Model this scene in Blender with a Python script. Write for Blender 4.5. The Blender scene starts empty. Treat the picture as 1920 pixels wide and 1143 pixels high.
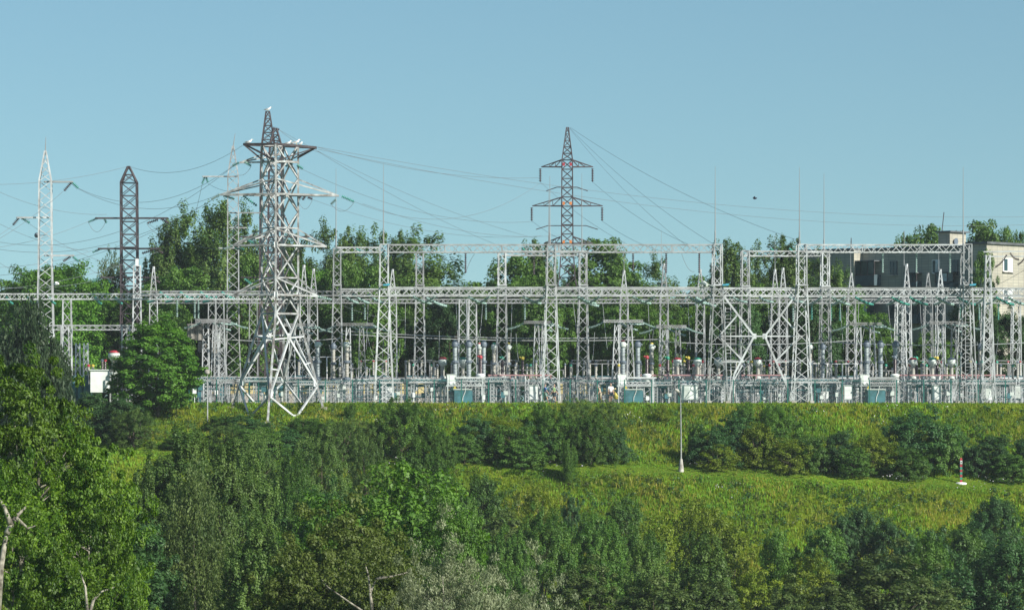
import bpy, math, random
import numpy as np
from mathutils import Vector, Matrix

S = bpy.context.scene
C = S.collection
R = math.radians
random.seed(7)

# ------------------------------------------------------------------ camera
F = 7200.0           # focal length in pixels of the 1920 px wide photograph
HY = 750.0           # pixel row of the horizon
cd = bpy.data.cameras.new('camera')
cam = bpy.data.objects.new('camera', cd)
C.objects.link(cam)
cam.location = (0, 0, 0)
cam.rotation_euler = (R(90), 0, 0)
cd.sensor_width = 36
cd.lens = F / 1920 * 36
cd.shift_y = (HY - 571.5) / 1920
cd.clip_start = 1
cd.clip_end = 12000
S.camera = cam

# ------------------------------------------------------------------ sky and sun
SUN_AZ = R(52)       # to the right of straight behind the camera
SUN_EL = R(33)
sd = Vector((math.sin(SUN_AZ) * math.cos(SUN_EL), -math.cos(SUN_AZ) * math.cos(SUN_EL), math.sin(SUN_EL)))
w = bpy.data.worlds.new("World")
S.world = w
w.use_nodes = True
nt = w.node_tree
bg = nt.nodes['Background']
sky = nt.nodes.new('ShaderNodeTexSky')
sky.sky_type = 'NISHITA'
sky.sun_disc = False
sky.sun_elevation = SUN_EL
sky.sun_rotation = math.atan2(sd.x, sd.y)
sky.air_density = 1.0
sky.dust_density = 0.6
sky.ozone_density = 1.0
mul = nt.nodes.new('ShaderNodeMix')
mul.data_type = 'RGBA'
mul.blend_type = 'MULTIPLY'
mul.inputs[0].default_value = 1.0
mul.inputs[7].default_value = (0.65, 0.84, 0.83, 1)
stc = nt.nodes.new('ShaderNodeTexCoord')
sva = nt.nodes.new('ShaderNodeVectorMath')
sva.operation = 'ADD'
sva.inputs[1].default_value = (0, 0, 0.07)
nt.links.new(stc.outputs['Generated'], sva.inputs[0])
nt.links.new(sva.outputs[0], sky.inputs[0])
nt.links.new(sky.outputs[0], mul.inputs[6])
nt.links.new(mul.outputs[2], bg.inputs[0])
bg.inputs[1].default_value = 0.089
sl = bpy.data.lights.new('sun', 'SUN')
sl.energy = 5.0
sl.angle = R(0.5)
sl.color = (1.0, 0.95, 0.84)
so = bpy.data.objects.new('sun', sl)
C.objects.link(so)
so.rotation_euler = sd.to_track_quat('Z', 'Y').to_euler()
so.location = (60, -60, 80)
S.view_settings.view_transform = 'Standard'
S.view_settings.look = 'None'
S.view_settings.exposure = 0.55
S.view_settings.gamma = 1.0
S.cycles.max_bounces = 6
S.cycles.transparent_max_bounces = 4

# ------------------------------------------------------------------ helpers
T4 = math.tan(R(4))
ZP = -0.25           # level of the plateau


def P(px, py, Y):
    return Vector(((px - 960) / F * Y, Y, (HY - py) / F * Y))


def RY(row, px):     # the substation rows run 4 degrees off the picture plane
    return row / (1 - T4 * (px - 960) / F)


def PR(px, py, row):
    return P(px, py, RY(row, px))


RU = Vector((math.cos(R(4)), math.sin(R(4)), 0))
RV = Vector((-math.sin(R(4)), math.cos(R(4)), 0))
UZ = Vector((0, 0, 1))

woff = {}


class MB:
    def __init__(s):
        s.v = []
        s.f = []

    def bar(s, a, b, w, h=None):
        a = Vector(a); b = Vector(b)
        d = b - a
        if d.length < 1e-5:
            return
        d.normalize()
        ref = UZ if abs(d.z) < 0.95 else Vector((0, 1, 0))
        u = d.cross(ref).normalized() * (w / 2)
        v = d.cross(u).normalized() * ((h or w) / 2)
        n = len(s.v)
        for p in (a, b):
            s.v += [p - u - v, p + u - v, p + u + v, p - u + v]
        for k in range(4):
            j = (k + 1) % 4
            s.f.append((n + k, n + j, n + 4 + j, n + 4 + k))
        s.f.append((n + 3, n + 2, n + 1, n))
        s.f.append((n + 4, n + 5, n + 6, n + 7))

    def box(s, c, size, U=Vector((1, 0, 0)), V=Vector((0, 1, 0)), bev=0):
        c = Vector(c)
        n = len(s.v)
        for z in (-1, 1):
            for x, y in ((-1, -1), (1, -1), (1, 1), (-1, 1)):
                s.v.append(c + U * (x * size[0] / 2) + V * (y * size[1] / 2) + UZ * (z * size[2] / 2))
        s.f += [(n + 3, n + 2, n + 1, n), (n + 4, n + 5, n + 6, n + 7)]
        for k in range(4):
            j = (k + 1) % 4
            s.f.append((n + k, n + j, n + 4 + j, n + 4 + k))

    def tube(s, pts, rad, n=6, cap=True):
        pts = [Vector(p) for p in pts]
        if not hasattr(rad, '__len__'):
            rad = [rad] * len(pts)
        base = len(s.v)
        m = len(pts)
        u = None
        for i, p in enumerate(pts):
            d = (pts[min(i + 1, m - 1)] - pts[max(i - 1, 0)])
            if d.length < 1e-9:
                d = Vector((0, 0, 1))
            d.normalize()
            if u is None:
                ref = UZ if abs(d.z) < 0.9 else Vector((1, 0, 0))
                u = d.cross(ref).normalized()
            else:
                u = (u - d * u.dot(d))
                u = u.normalized() if u.length > 1e-6 else d.orthogonal().normalized()
            v = d.cross(u)
            for k in range(n):
                a = 2 * math.pi * k / n
                s.v.append(p + (u * math.cos(a) + v * math.sin(a)) * rad[i])
        for i in range(m - 1):
            for k in range(n):
                j = (k + 1) % n
                s.f.append((base + i * n + k, base + i * n + j, base + (i + 1) * n + j, base + (i + 1) * n + k))
        if cap:
            s.f.append(tuple(base + k for k in reversed(range(n))))
            s.f.append(tuple(base + (m - 1) * n + k for k in range(n)))

    def lathe(s, c, prof, n=12):      # prof: (radius, height) pairs going up
        c = Vector(c)
        s.tube([c + UZ * z for r, z in prof], [r for r, z in prof], n)

    def quad(s, a, b, c, d):
        n = len(s.v)
        s.v += [Vector(a), Vector(b), Vector(c), Vector(d)]
        s.f.append((n, n + 1, n + 2, n + 3))

    def poly(s, pts):
        n = len(s.v)
        s.v += [Vector(p) for p in pts]
        s.f.append(tuple(range(n, n + len(pts))))

    def mesh(s, name, mat, off=Vector((0, 0, 0)), smooth=False):
        me = bpy.data.meshes.new(name)
        me.from_pydata([tuple(v - off) for v in s.v], [], s.f)
        me.materials.append(mat)
        if smooth:
            me.shade_smooth()
        me.update()
        return me

    def build(s, name, mat, parent=None, smooth=False):
        off = woff.get(parent.name, Vector((0, 0, 0))) if parent else Vector((0, 0, 0))
        o = bpy.data.objects.new(name, s.mesh(name, mat, off, smooth))
        C.objects.link(o)
        if parent:
            o.parent = parent
            woff[o.name] = off
        return o


def tag(o, label=None, cat=None, group=None, kind=None):
    if label: o['label'] = label
    if cat: o['category'] = cat
    if group: o['group'] = group
    if kind: o['kind'] = kind
    return o


def thing(name, label, cat, loc=(0, 0, 0), group=None):
    o = bpy.data.objects.new(name, None)
    C.objects.link(o)
    o.location = loc
    o.empty_display_size = 0.3
    woff[o.name] = Vector(loc)
    return tag(o, label, cat, group)


def solo(mb, name, mat, label, cat, group=None, kind=None, smooth=False):
    """a thing that is one mesh; origin moved to its lowest point's column"""
    lo = min(mb.v, key=lambda p: p.z)
    loc = Vector(lo)
    o = bpy.data.objects.new(name, mb.mesh(name, mat, loc, smooth))
    C.objects.link(o)
    o.location = loc
    return tag(o, label, cat, group, kind)


def copy_tree(o, parent=None):
    c = o.copy()
    C.objects.link(c)
    c.parent = parent
    for ch in list(o.children):
        copy_tree(ch, c)
    return c


ORD = ['first', 'second', 'third', 'fourth', 'fifth', 'sixth', 'seventh', 'eighth', 'ninth', 'tenth', 'eleventh', 'twelfth',
       'thirteenth', 'fourteenth', 'fifteenth', 'sixteenth', 'seventeenth', 'eighteenth', 'nineteenth', 'twentieth']
ZONES = [(300, 'left of the round maple'), (430, 'beside the round maple'), (620, 'behind the big pylon'),
         (735, 'right of the big pylon'), (1010, 'left of the walkers'), (1160, 'near the walkers'), (1345, 'right of the walkers'),
         (1505, 'between braced columns'), (1700, 'right of braced columns'), (9999, 'below brick flats')]
reg = []


def later(o, px, desc, cat, group=None):
    tag(o, None, cat, group)
    reg.append((o, px, desc))
    return o


def finish_labels():
    d = {}
    for o, px, desc in reg:
        z = next(z for m, z in ZONES if px < m)
        d.setdefault((desc, z), []).append((px, o))
    for (desc, z), lst in d.items():
        lst.sort(key=lambda t: t[0])
        for i, (px, o) in enumerate(lst):
            if len(lst) == 1:
                o['label'] = f"{desc} {z}"
            elif i < len(ORD):
                o['label'] = f"{desc} {z}, {ORD[i]} from left"
            else:
                o['label'] = f"{desc} {z}, towards right end"


# ------------------------------------------------------------------ materials
def newmat(name):
    m = bpy.data.materials.new(name)
    m.use_nodes = True
    return m, m.node_tree, m.node_tree.nodes['Principled BSDF']


def mat(name, col, rough=0.6, metal=0.0, var=0.0, scale=3.0, dirt=None, dirt_amt=0.5, bump=0.0, spec=0.5, coord='Object', orand=1.0):
    m, t, b = newmat(name)
    b.inputs['Roughness'].default_value = rough
    b.inputs['Metallic'].default_value = metal
    b.inputs['Specular IOR Level'].default_value = spec
    c1 = tuple(col) + (1,)
    if var or dirt:
        tc = t.nodes.new('ShaderNodeTexCoord')
        nz = t.nodes.new('ShaderNodeTexNoise')
        nz.inputs['Scale'].default_value = scale
        nz.inputs['Detail'].default_value = 5
        t.links.new(tc.outputs[coord], nz.inputs['Vector'])
        rp = t.nodes.new('ShaderNodeValToRGB')
        d = tuple(dirt) if dirt else tuple(x * (1 - var) for x in col)
        rp.color_ramp.elements[0].position = 0.5 - 0.3 * dirt_amt
        rp.color_ramp.elements[0].color = d + (1,)
        rp.color_ramp.elements[1].position = 0.62
        rp.color_ramp.elements[1].color = tuple(min(1, x * (1 + var * 0.5)) for x in col) + (1,)
        t.links.new(nz.outputs['Fac'], rp.inputs[0])
        t.links.new(rp.outputs[0], b.inputs['Base Color'])
        if orand < 1:
            oi = t.nodes.new('ShaderNodeObjectInfo'); mr = t.nodes.new('ShaderNodeMapRange'); sc = t.nodes.new('ShaderNodeVectorMath'); sc.operation = 'SCALE'
            mr.inputs[3].default_value = orand; mr.inputs[4].default_value = 1.12
            t.links.new(oi.outputs['Random'], mr.inputs[0]); t.links.new(mr.outputs[0], sc.inputs['Scale'])
            t.links.new(rp.outputs[0], sc.inputs[0]); t.links.new(sc.outputs[0], b.inputs['Base Color'])
        if bump:
            bp = t.nodes.new('ShaderNodeBump')
            bp.inputs['Strength'].default_value = bump
            t.links.new(nz.outputs['Fac'], bp.inputs['Height'])
            t.links.new(bp.outputs[0], b.inputs['Normal'])
    else:
        b.inputs['Base Color'].default_value = c1
    return m


M = {}
M['steel'] = mat('galvanised_paint', (0.56, 0.59, 0.61), 0.45, 0.0, 0.1, 0.9, (0.36, 0.37, 0.38), 0.35, 0, 0.5, 'Object', 0.55)
M['steel2'] = mat('dull_galvanised', (0.42, 0.44, 0.46), 0.5, 0.0, 0.2, 1.4, (0.25, 0.25, 0.25), 0.4, 0, 0.5, 'Object', 0.6)
M['pylon'] = mat('weathered_paint', (0.40, 0.42, 0.43), 0.5, 0.0, 0.2, 1.6, (0.13, 0.11, 0.10), 0.6)
M['rust'] = mat('rusty_brown_steel', (0.060, 0.046, 0.052), 0.75, 0.0, 0.4, 2.0, (0.028, 0.022, 0.028), 0.5)
M['rod2'] = mat('lamp_pole_grey', (0.30, 0.31, 0.31), 0.6, 0, 0.3, 2)
M['rod'] = mat('grey_rod', (0.25, 0.26, 0.27), 0.6)
M['glass_ins'] = mat('green_glass', (0.06, 0.27, 0.22), 0.25, 0, 0.3, 5, (0.03, 0.15, 0.13), 0.5)
M['pale_ins'] = mat('pale_glass', (0.27, 0.38, 0.35), 0.3, 0, 0.3, 5, (0.15, 0.25, 0.23), 0.5)
M['dark_ins'] = mat('brown_glazed', (0.055, 0.035, 0.045), 0.25)
M['porc'] = mat('grey_porcelain', (0.38, 0.38, 0.35), 0.5, 0, 0.2, 3, (0.30, 0.29, 0.26), 0.4)
M['porc_blue'] = mat('blue_grey_porcelain', (0.33, 0.38, 0.40), 0.5, 0, 0.2, 3, (0.2, 0.23, 0.25), 0.5)
M['cap_red'] = mat('red_paint', (0.36, 0.035, 0.05), 0.5)
M['cap_green'] = mat('green_paint', (0.02, 0.24, 0.16), 0.5)
M['cap_yellow'] = mat('yellow_paint', (0.50, 0.41, 0.06), 0.5)
M['cap_grey'] = mat('slate_paint', (0.12, 0.15, 0.19), 0.45)
M['cap_orange'] = mat('orange_paint', (0.62, 0.20, 0.05), 0.5)
M['teal'] = mat('teal_tank_paint', (0.05, 0.15, 0.18), 0.5, 0, 0.35, 1.5)
M['darkteal'] = mat('dark_teal_paint', (0.03, 0.10, 0.12), 0.5, 0, 0.3, 1.2)
M['cab'] = mat('light_grey_cabinet', (0.55, 0.60, 0.57), 0.45, 0, 0.12, 1.2)
M['cabw'] = mat('white_cabinet', (0.74, 0.77, 0.76), 0.45, 0, 0.12, 1.2)
M['white'] = mat('white_paint', (0.78, 0.78, 0.78), 0.5)
M['fence'] = mat('green_fence_paint', (0.02, 0.13, 0.11), 0.5)
M['yellowwall'] = mat('pale_yellow_render', (0.58, 0.49, 0.24), 0.85, 0, 0.2, 0.7)
M['whitewall'] = mat('white_render', (0.60, 0.62, 0.62), 0.85, 0, 0.2, 0.6)
M['roofgrey'] = mat('grey_roofing', (0.10, 0.11, 0.12), 0.8, 0, 0.3, 1.0)
M['conc'] = mat('rough_concrete', (0.42, 0.40, 0.37), 0.9, 0, 0.3, 2.5, (0.24, 0.22, 0.2), 0.5, 0.2)
M['wire'] = mat('aluminium_wire', (0.16, 0.18, 0.20), 0.6)
M['wirel'] = mat('pale_wire', (0.40, 0.42, 0.42), 0.5)
M['balcpanel'] = mat('balcony_panel', (0.06, 0.10, 0.12), 0.7, 0, 0.3, 1.0)
M['glass'] = mat('window_glass', (0.03, 0.06, 0.07), 0.08)
M['curtain'] = mat('white_curtain', (0.55, 0.60, 0.60), 0.8, 0, 0.3, 2.5)
M['bark'] = mat('brown_bark', (0.10, 0.08, 0.06), 0.9, 0, 0.4, 5, None, 0.5, 0.4)
M['barkpale'] = mat('pale_bark', (0.30, 0.28, 0.23), 0.9, 0, 0.3, 4, (0.08, 0.07, 0.055), 0.5, 0.3)
M['skin'] = mat('skin', (0.50, 0.30, 0.22), 0.6)
M['hair'] = mat('dark_hair', (0.05, 0.035, 0.025), 0.7)
M['blue'] = mat('blue_cloth', (0.04, 0.12, 0.42), 0.8)
M['teashirt'] = mat('white_cloth', (0.78, 0.78, 0.80), 0.8)
M['green_shirt'] = mat('olive_cloth', (0.22, 0.36, 0.16), 0.8)
M['tan_shirt'] = mat('beige_cloth', (0.52, 0.44, 0.34), 0.8)
M['pink'] = mat('pink_cap', (0.62, 0.22, 0.22), 0.8)
M['navy'] = mat('navy_cloth', (0.015, 0.02, 0.045), 0.8)
M['greyc'] = mat('grey_green_cloth', (0.20, 0.30, 0.27), 0.8)
M['gullw'] = mat('white_feathers', (0.80, 0.80, 0.80), 0.8)
M['gullg'] = mat('grey_feathers', (0.30, 0.33, 0.36), 0.8)
M['beak'] = mat('yellow_beak', (0.6, 0.4, 0.05), 0.6)


def brick_mat(name, c1, c2, mortar, sx=1.0):
    m, t, b = newmat(name)
    tc = t.nodes.new('ShaderNodeTexCoord')
    mp = t.nodes.new('ShaderNodeMapping')
    mp.inputs['Rotation'].default_value = (R(90), 0, 0)
    br = t.nodes.new('ShaderNodeTexBrick')
    br.offset = 0.0 if sx > 1 else 0.5
    br.inputs['Scale'].default_value = 1.0
    br.inputs['Brick Width'].default_value = 0.42 * sx
    br.inputs['Row Height'].default_value = 0.2 * sx
    br.inputs['Mortar Size'].default_value = 0.022
    br.inputs['Color1'].default_value = c1 + (1,)
    br.inputs['Color2'].default_value = c2 + (1,)
    br.inputs['Mortar'].default_value = mortar + (1,)
    t.links.new(tc.outputs['Object'], mp.inputs[0])
    t.links.new(mp.outputs[0], br.inputs['Vector'])
    nz = t.nodes.new('ShaderNodeTexNoise')
    nz.inputs['Scale'].default_value = 0.35
    nz.inputs['Detail'].default_value = 6
    t.links.new(tc.outputs['Object'], nz.inputs['Vector'])
    rp = t.nodes.new('ShaderNodeMapRange')
    rp.inputs[1].default_value = 0.3
    rp.inputs[2].default_value = 0.7
    rp.inputs[3].default_value = 0.78
    rp.inputs[4].default_value = 1.08
    t.links.new(nz.outputs['Fac'], rp.inputs[0])
    mx = t.nodes.new('ShaderNodeVectorMath')
    mx.operation = 'SCALE'
    t.links.new(br.outputs['Color'], mx.inputs[0])
    t.links.new(rp.outputs[0], mx.inputs['Scale'])
    t.links.new(mx.outputs[0], b.inputs['Base Color'])
    b.inputs['Roughness'].default_value = 0.9
    return m


M['brick'] = brick_mat('pale_silicate_brick', (0.42, 0.40, 0.33), (0.36, 0.34, 0.28), (0.24, 0.24, 0.22), 1.6)


def leaf_mat(name, col, col2, trans=0.3, ns=0.55):
    m, t, b = newmat(name)
    b.inputs['Roughness'].default_value = 0.55
    b.inputs['Specular IOR Level'].default_value = 0.35
    g = t.nodes.new('ShaderNodeNewGeometry')
    oi = t.nodes.new('ShaderNodeObjectInfo')
    mx = t.nodes.new('ShaderNodeMix')
    mx.data_type = 'RGBA'
    mx.inputs[6].default_value = col + (1,)
    mx.inputs[7].default_value = col2 + (1,)
    tc = t.nodes.new('ShaderNodeTexCoord'); nz = t.nodes.new('ShaderNodeTexNoise')
    nz.inputs['Scale'].default_value = ns; nz.inputs['Detail'].default_value = 3
    ad = t.nodes.new('ShaderNodeMath'); ad.operation = 'MULTIPLY_ADD'; ad.inputs[1].default_value = 0.7
    m2 = t.nodes.new('ShaderNodeMapRange'); m2.inputs[1].default_value = 0.35; m2.inputs[2].default_value = 0.65; m2.inputs[3].default_value = -0.2; m2.inputs[4].default_value = 0.55
    t.links.new(tc.outputs['Object'], nz.inputs['Vector']); t.links.new(nz.outputs['Fac'], m2.inputs[0])
    t.links.new(g.outputs['Random Per Island'], ad.inputs[0]); t.links.new(m2.outputs[0], ad.inputs[2])
    ad.use_clamp = True
    t.links.new(ad.outputs[0], mx.inputs[0])
    hs = t.nodes.new('ShaderNodeHueSaturation')
    mr = t.nodes.new('ShaderNodeMapRange')
    mr.inputs[3].default_value = 0.8
    mr.inputs[4].default_value = 1.2
    t.links.new(oi.outputs['Random'], mr.inputs[0])
    t.links.new(mr.outputs[0], hs.inputs['Value'])
    t.links.new(mx.outputs[2], hs.inputs['Color'])
    t.links.new(hs.outputs[0], b.inputs['Base Color'])
    tr = t.nodes.new('ShaderNodeBsdfTranslucent')
    hs2 = t.nodes.new('ShaderNodeHueSaturation')
    hs2.inputs['Value'].default_value = 1.5
    hs2.inputs['Saturation'].default_value = 1.15
    t.links.new(hs.outputs[0], hs2.inputs['Color'])
    t.links.new(hs2.outputs[0], tr.inputs[0])
    ms = t.nodes.new('ShaderNodeMixShader')
    ms.inputs[0].default_value = trans
    t.links.new(b.outputs[0], ms.inputs[1])
    t.links.new(tr.outputs[0], ms.inputs[2])
    t.links.new(ms.outputs[0], t.nodes['Material Output'].inputs[0])
    return m


L = {}
L['maple'] = leaf_mat('maple_leaves', (0.045, 0.14, 0.014), (0.12, 0.26, 0.026))
L['dark'] = leaf_mat('dark_leaves', (0.028, 0.075, 0.024), (0.07, 0.15, 0.042))
L['poplar'] = leaf_mat('poplar_leaves', (0.045, 0.105, 0.022), (0.14, 0.22, 0.050))
L['birch'] = leaf_mat('birch_leaves', (0.045, 0.085, 0.022), (0.12, 0.165, 0.045))
L['silver'] = leaf_mat('silver_leaves', (0.09, 0.12, 0.055), (0.22, 0.25, 0.14), 0.2)
L['yellow'] = leaf_mat('yellow_green_leaves', (0.09, 0.15, 0.010), (0.19, 0.24, 0.022))
L['mid'] = leaf_mat('mid_green_leaves', (0.04, 0.11, 0.018), (0.12, 0.22, 0.04))
L['fresh'] = leaf_mat('fresh_leaves', (0.045, 0.12, 0.014), (0.12, 0.23, 0.03))
L['olive'] = leaf_mat('olive_leaves', (0.055, 0.085, 0.012), (0.11, 0.145, 0.03))
L['near'] = leaf_mat('bright_leaves', (0.028, 0.085, 0.006), (0.13, 0.225, 0.013), 0.32)
L['deep'] = leaf_mat('deep_green_leaves', (0.018, 0.042, 0.018), (0.05, 0.085, 0.034))
L['bluish'] = leaf_mat('blue_green_leaves', (0.03, 0.095, 0.028), (0.08, 0.18, 0.05))

# ------------------------------------------------------------------ terrain
def smooth(a, b, x):
    t = np.clip((x - a) / (b - a), 0, 1)
    return t * t * (3 - 2 * t)


def zt(x):
    return -5.15 - 0.043 * x


def lin(x, xs, ys):
    return np.interp(x, xs, ys)


def height(x, y):
    x = np.asarray(x, float); y = np.asarray(y, float)
    yc = 350 + T4 * x
    d = yc - y                       # metres in front of the crest
    t = zt(np.clip(x, -60, 60))
    z1 = ZP + (t - ZP) * np.clip(d / 13.0, 0, 1) ** 0.95
    z2 = t - 0.19 * np.clip(d - 13.0, 0, 4.0)
    z3 = t - 0.76 - 0.66 * np.clip(d - 17, 0, 18) - 0.30 * np.clip(d - 35, 0, 20)
    z = np.where(d < 13, z1, np.where(d < 17, z2, z3))
    z = np.where(d < 0, ZP, z)
    z = np.maximum(z, -26.0 + 0.0 * y)
    bump = 0.30 * np.sin(x * 0.31 + 1.3 * np.sin(y * 0.21)) * np.sin(y * 0.37 + 0.9) + 0.15 * np.sin(x * 0.9 + y * 0.5) * np.sin(y * 1.1 - x * .3)
    amt = np.clip((d - 1) / 4, 0, 1) * (1 - 0.85 * np.exp(-((d - 15) / 2.6) ** 2))
    return z + bump * amt


def H(x, y):
    return float(height(x, y))


def np_mesh(name, V, faces, m, smooth_=False):
    me = bpy.data.meshes.new(name)
    nf, k = faces.shape
    me.vertices.add(len(V))
    me.vertices.foreach_set('co', V.astype(np.float32).ravel())
    me.loops.add(nf * k)
    me.loops.foreach_set('vertex_index', faces.astype(np.int32).ravel())
    me.polygons.add(nf)
    me.polygons.foreach_set('loop_start', np.arange(0, nf * k, k, dtype=np.int32))
    me.polygons.foreach_set('loop_total', np.full(nf, k, dtype=np.int32))
    me.materials.append(m)
    me.update(calc_edges=True)
    if smooth_:
        me.shade_smooth()
    return me


gm, gt, gb = newmat('meadow_ground')
tc = gt.nodes.new('ShaderNodeTexCoord')
n1 = gt.nodes.new('ShaderNodeTexNoise'); n1.inputs['Scale'].default_value = 0.12; n1.inputs['Detail'].default_value = 8
n2 = gt.nodes.new('ShaderNodeTexNoise'); n2.inputs['Scale'].default_value = 1.8; n2.inputs['Detail'].default_value = 8
gt.links.new(tc.outputs['Object'], n1.inputs['Vector']); gt.links.new(tc.outputs['Object'], n2.inputs['Vector'])
r1 = gt.nodes.new('ShaderNodeValToRGB')
r1.color_ramp.elements[0].position = 0.38; r1.color_ramp.elements[0].color = (0.08, 0.15, 0.010, 1)
r1.color_ramp.elements[1].position = 0.62; r1.color_ramp.elements[1].color = (0.18, 0.23, 0.020, 1)
r2 = gt.nodes.new('ShaderNodeValToRGB')
r2.color_ramp.elements[0].position = 0.35; r2.color_ramp.elements[0].color = (0.45, 0.5, 0.4, 1)
r2.color_ramp.elements[1].position = 0.7; r2.color_ramp.elements[1].color = (1.1, 1.1, 1.0, 1)
gt.links.new(n1.outputs['Fac'], r1.inputs[0]); gt.links.new(n2.outputs['Fac'], r2.inputs[0])
gx = gt.nodes.new('ShaderNodeMix'); gx.data_type = 'RGBA'; gx.blend_type = 'MULTIPLY'; gx.inputs[0].default_value = 1
gt.links.new(r1.outputs[0], gx.inputs[6]); gt.links.new(r2.outputs[0], gx.inputs[7])
gt.links.new(gx.outputs[2], gb.inputs['Base Color'])
gb.inputs['Roughness'].default_value = 1.0
gb.inputs['Specular IOR Level'].default_value = 0.1

xs = np.concatenate([np.linspace(-800, -90, 20), np.linspace(-88, 88, 260), np.linspace(90, 800, 20)])
ys = np.concatenate([np.linspace(-60, 270, 30), np.linspace(272, 362, 220), np.linspace(365, 1400, 30)])
GX, GY = np.meshgrid(xs, ys)
GZ = height(GX, GY)
V = np.stack([GX.ravel(), GY.ravel(), GZ.ravel()], 1)
nx = len(xs); ny = len(ys)
ii = (np.arange(ny - 1)[:, None] * nx + np.arange(nx - 1)[None, :]).ravel()
faces = np.stack([ii, ii + 1, ii + nx + 1, ii + nx], 1)
g = bpy.data.objects.new('ground', np_mesh('ground', V, faces, gm, True))
C.objects.link(g)
g['kind'] = 'structure'

# gravel yard of the substation
mb = MB()
a = PR(-700, 0, 357.6); b = PR(2700, 0, 357.6); c = PR(2700, 0, 400); d = PR(-700, 0, 400)
mb.quad(*[Vector((p.x, p.y, ZP + 0.005)) for p in (a, b, c, d)])
M['gravel'] = mat('grey_gravel', (0.30, 0.30, 0.28), 0.95, 0, 0.4, 6)
o = mb.build('gravel_yard', M['gravel']); o['kind'] = 'structure'

# ------------------------------------------------------------------ leaves as numpy meshes
def kites(rng, C_, N_, size, aspect=0.55, droop=0.0, up=None):
    """one kite-shaped leaf per centre; N_ normals"""
    n = len(C_)
    rnd = rng.normal(size=(n, 3))
    N_ = N_ / (np.linalg.norm(N_, axis=1, keepdims=True) + 1e-9)
    T = rnd - N_ * (rnd * N_).sum(1, keepdims=True)
    if droop:
        T = T / np.linalg.norm(T, axis=1, keepdims=True)
        T = T + np.array([0, 0, -droop])
    T /= np.linalg.norm(T, axis=1, keepdims=True) + 1e-9
    B = np.cross(N_, T)
    B /= np.linalg.norm(B, axis=1, keepdims=True) + 1e-9
    s = size * rng.uniform(0.6, 1.35, (n, 1))
    V = np.empty((n, 4, 3))
    fold = N_ * s * 0.18
    V[:, 0] = C_ - T * s * 0.5
    V[:, 1] = C_ + B * s * aspect * 0.5 + T * s * 0.05 + fold
    V[:, 2] = C_ + T * s * 0.5
    V[:, 3] = C_ - B * s * aspect * 0.5 + T * s * 0.05 + fold
    return V.reshape(-1, 3)


def unit(rng, n):
    v = rng.normal(size=(n, 3))
    return v / np.linalg.norm(v, axis=1, keepdims=True)


def crown_dome(rng, n, size, w=1.0, h=1.0, base=0.0, egg=0.0, clumps=90, cr=0.2, aspect=0.6, droop=0.3, rough=0.16, el=1.0):
    """leafy crown from clumps spread through an ellipsoid; w = half width, h = height from z=base"""
    d = unit(rng, clumps)
    rr = rng.uniform(0.55, 1.0, (clumps, 1)) ** 0.5
    rr *= 1 + rng.normal(0, rough, (clumps, 1))
    c = d * rr
    z = c[:, 2:3]
    wid = 1 - egg * (z * 0.5 + 0.1)
    if base == 0.0:
        wid = wid * (1 + 0.7 * np.maximum(0, -z))
        z = np.where(z < 0, z * 1.06, z)
    cen = np.concatenate([c[:, :2] * w * wid * 0.86, base + (z * 0.46 + 0.5) * h], 1)
    rad = cr * w * rng.uniform(0.6, 1.35, clumps)
    k = rng.integers(0, clumps, n)
    u = unit(rng, n)
    r = rng.uniform(0, 1, (n, 1)) ** 0.42
    flat = np.array([1.15 / el ** .5, 1.15 / el ** .5, 0.72 * el])
    pos = cen[k] + u * r * rad[k][:, None] * flat
    out = u * 0.55 + d[k] * 0.3 + unit(rng, n) * 0.6 + np.array([0, 0, 0.75])
    return kites(rng, pos, out, size, aspect, droop)


def crown_spires(rng, n, size, w=1.0, h=1.0, base=0.0, shoots=26, aspect=0.6, droop=0.1, sr=0.14, lean=0.5):
    """upswept shoots with tapering tips (poplar, young willow)"""
    per = n // shoots
    Vs = []
    for s in range(shoots):
        a = rng.uniform(0, 2 * math.pi)
        q = rng.uniform(0, 1) ** 0.6
        top = h * (1 - 0.42 * q * q) * rng.uniform(0.86, 1.04)
        z0 = h * rng.uniform(0.0, 0.35)
        r0 = w * q * lean * 0.5
        r1 = w * q * 0.92
        m = per
        t = rng.uniform(0, 1, m) ** 0.85
        zz = z0 + (top - z0) * t
        rr = r0 + (r1 - r0) * np.sin(t * 1.57) + 0
        cx = rr * math.cos(a) + 0.04 * w * np.sin(t * 7 + s)
        cy = rr * math.sin(a) + 0.04 * w * np.cos(t * 6 + s)
        thick = w * sr * (1.25 - 0.95 * t ** 1.6) * (1 + 0.35 * np.sin(t * 23 + s * 2.1))
        u = unit(rng, m)
        off = u * (rng.uniform(0, 1, (m, 1)) ** 0.5) * thick[:, None] * np.array([1.5, 1.5, 0.9])
        pos = np.stack([cx, cy, base + zz], 1) + off
        nn = u + unit(rng, m) * 0.8 + np.array([math.cos(a), math.sin(a), 0.2]) * 0.4
        Vs.append(kites(rng, pos, nn, size, aspect, droop))
    return np.concatenate(Vs)


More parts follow.
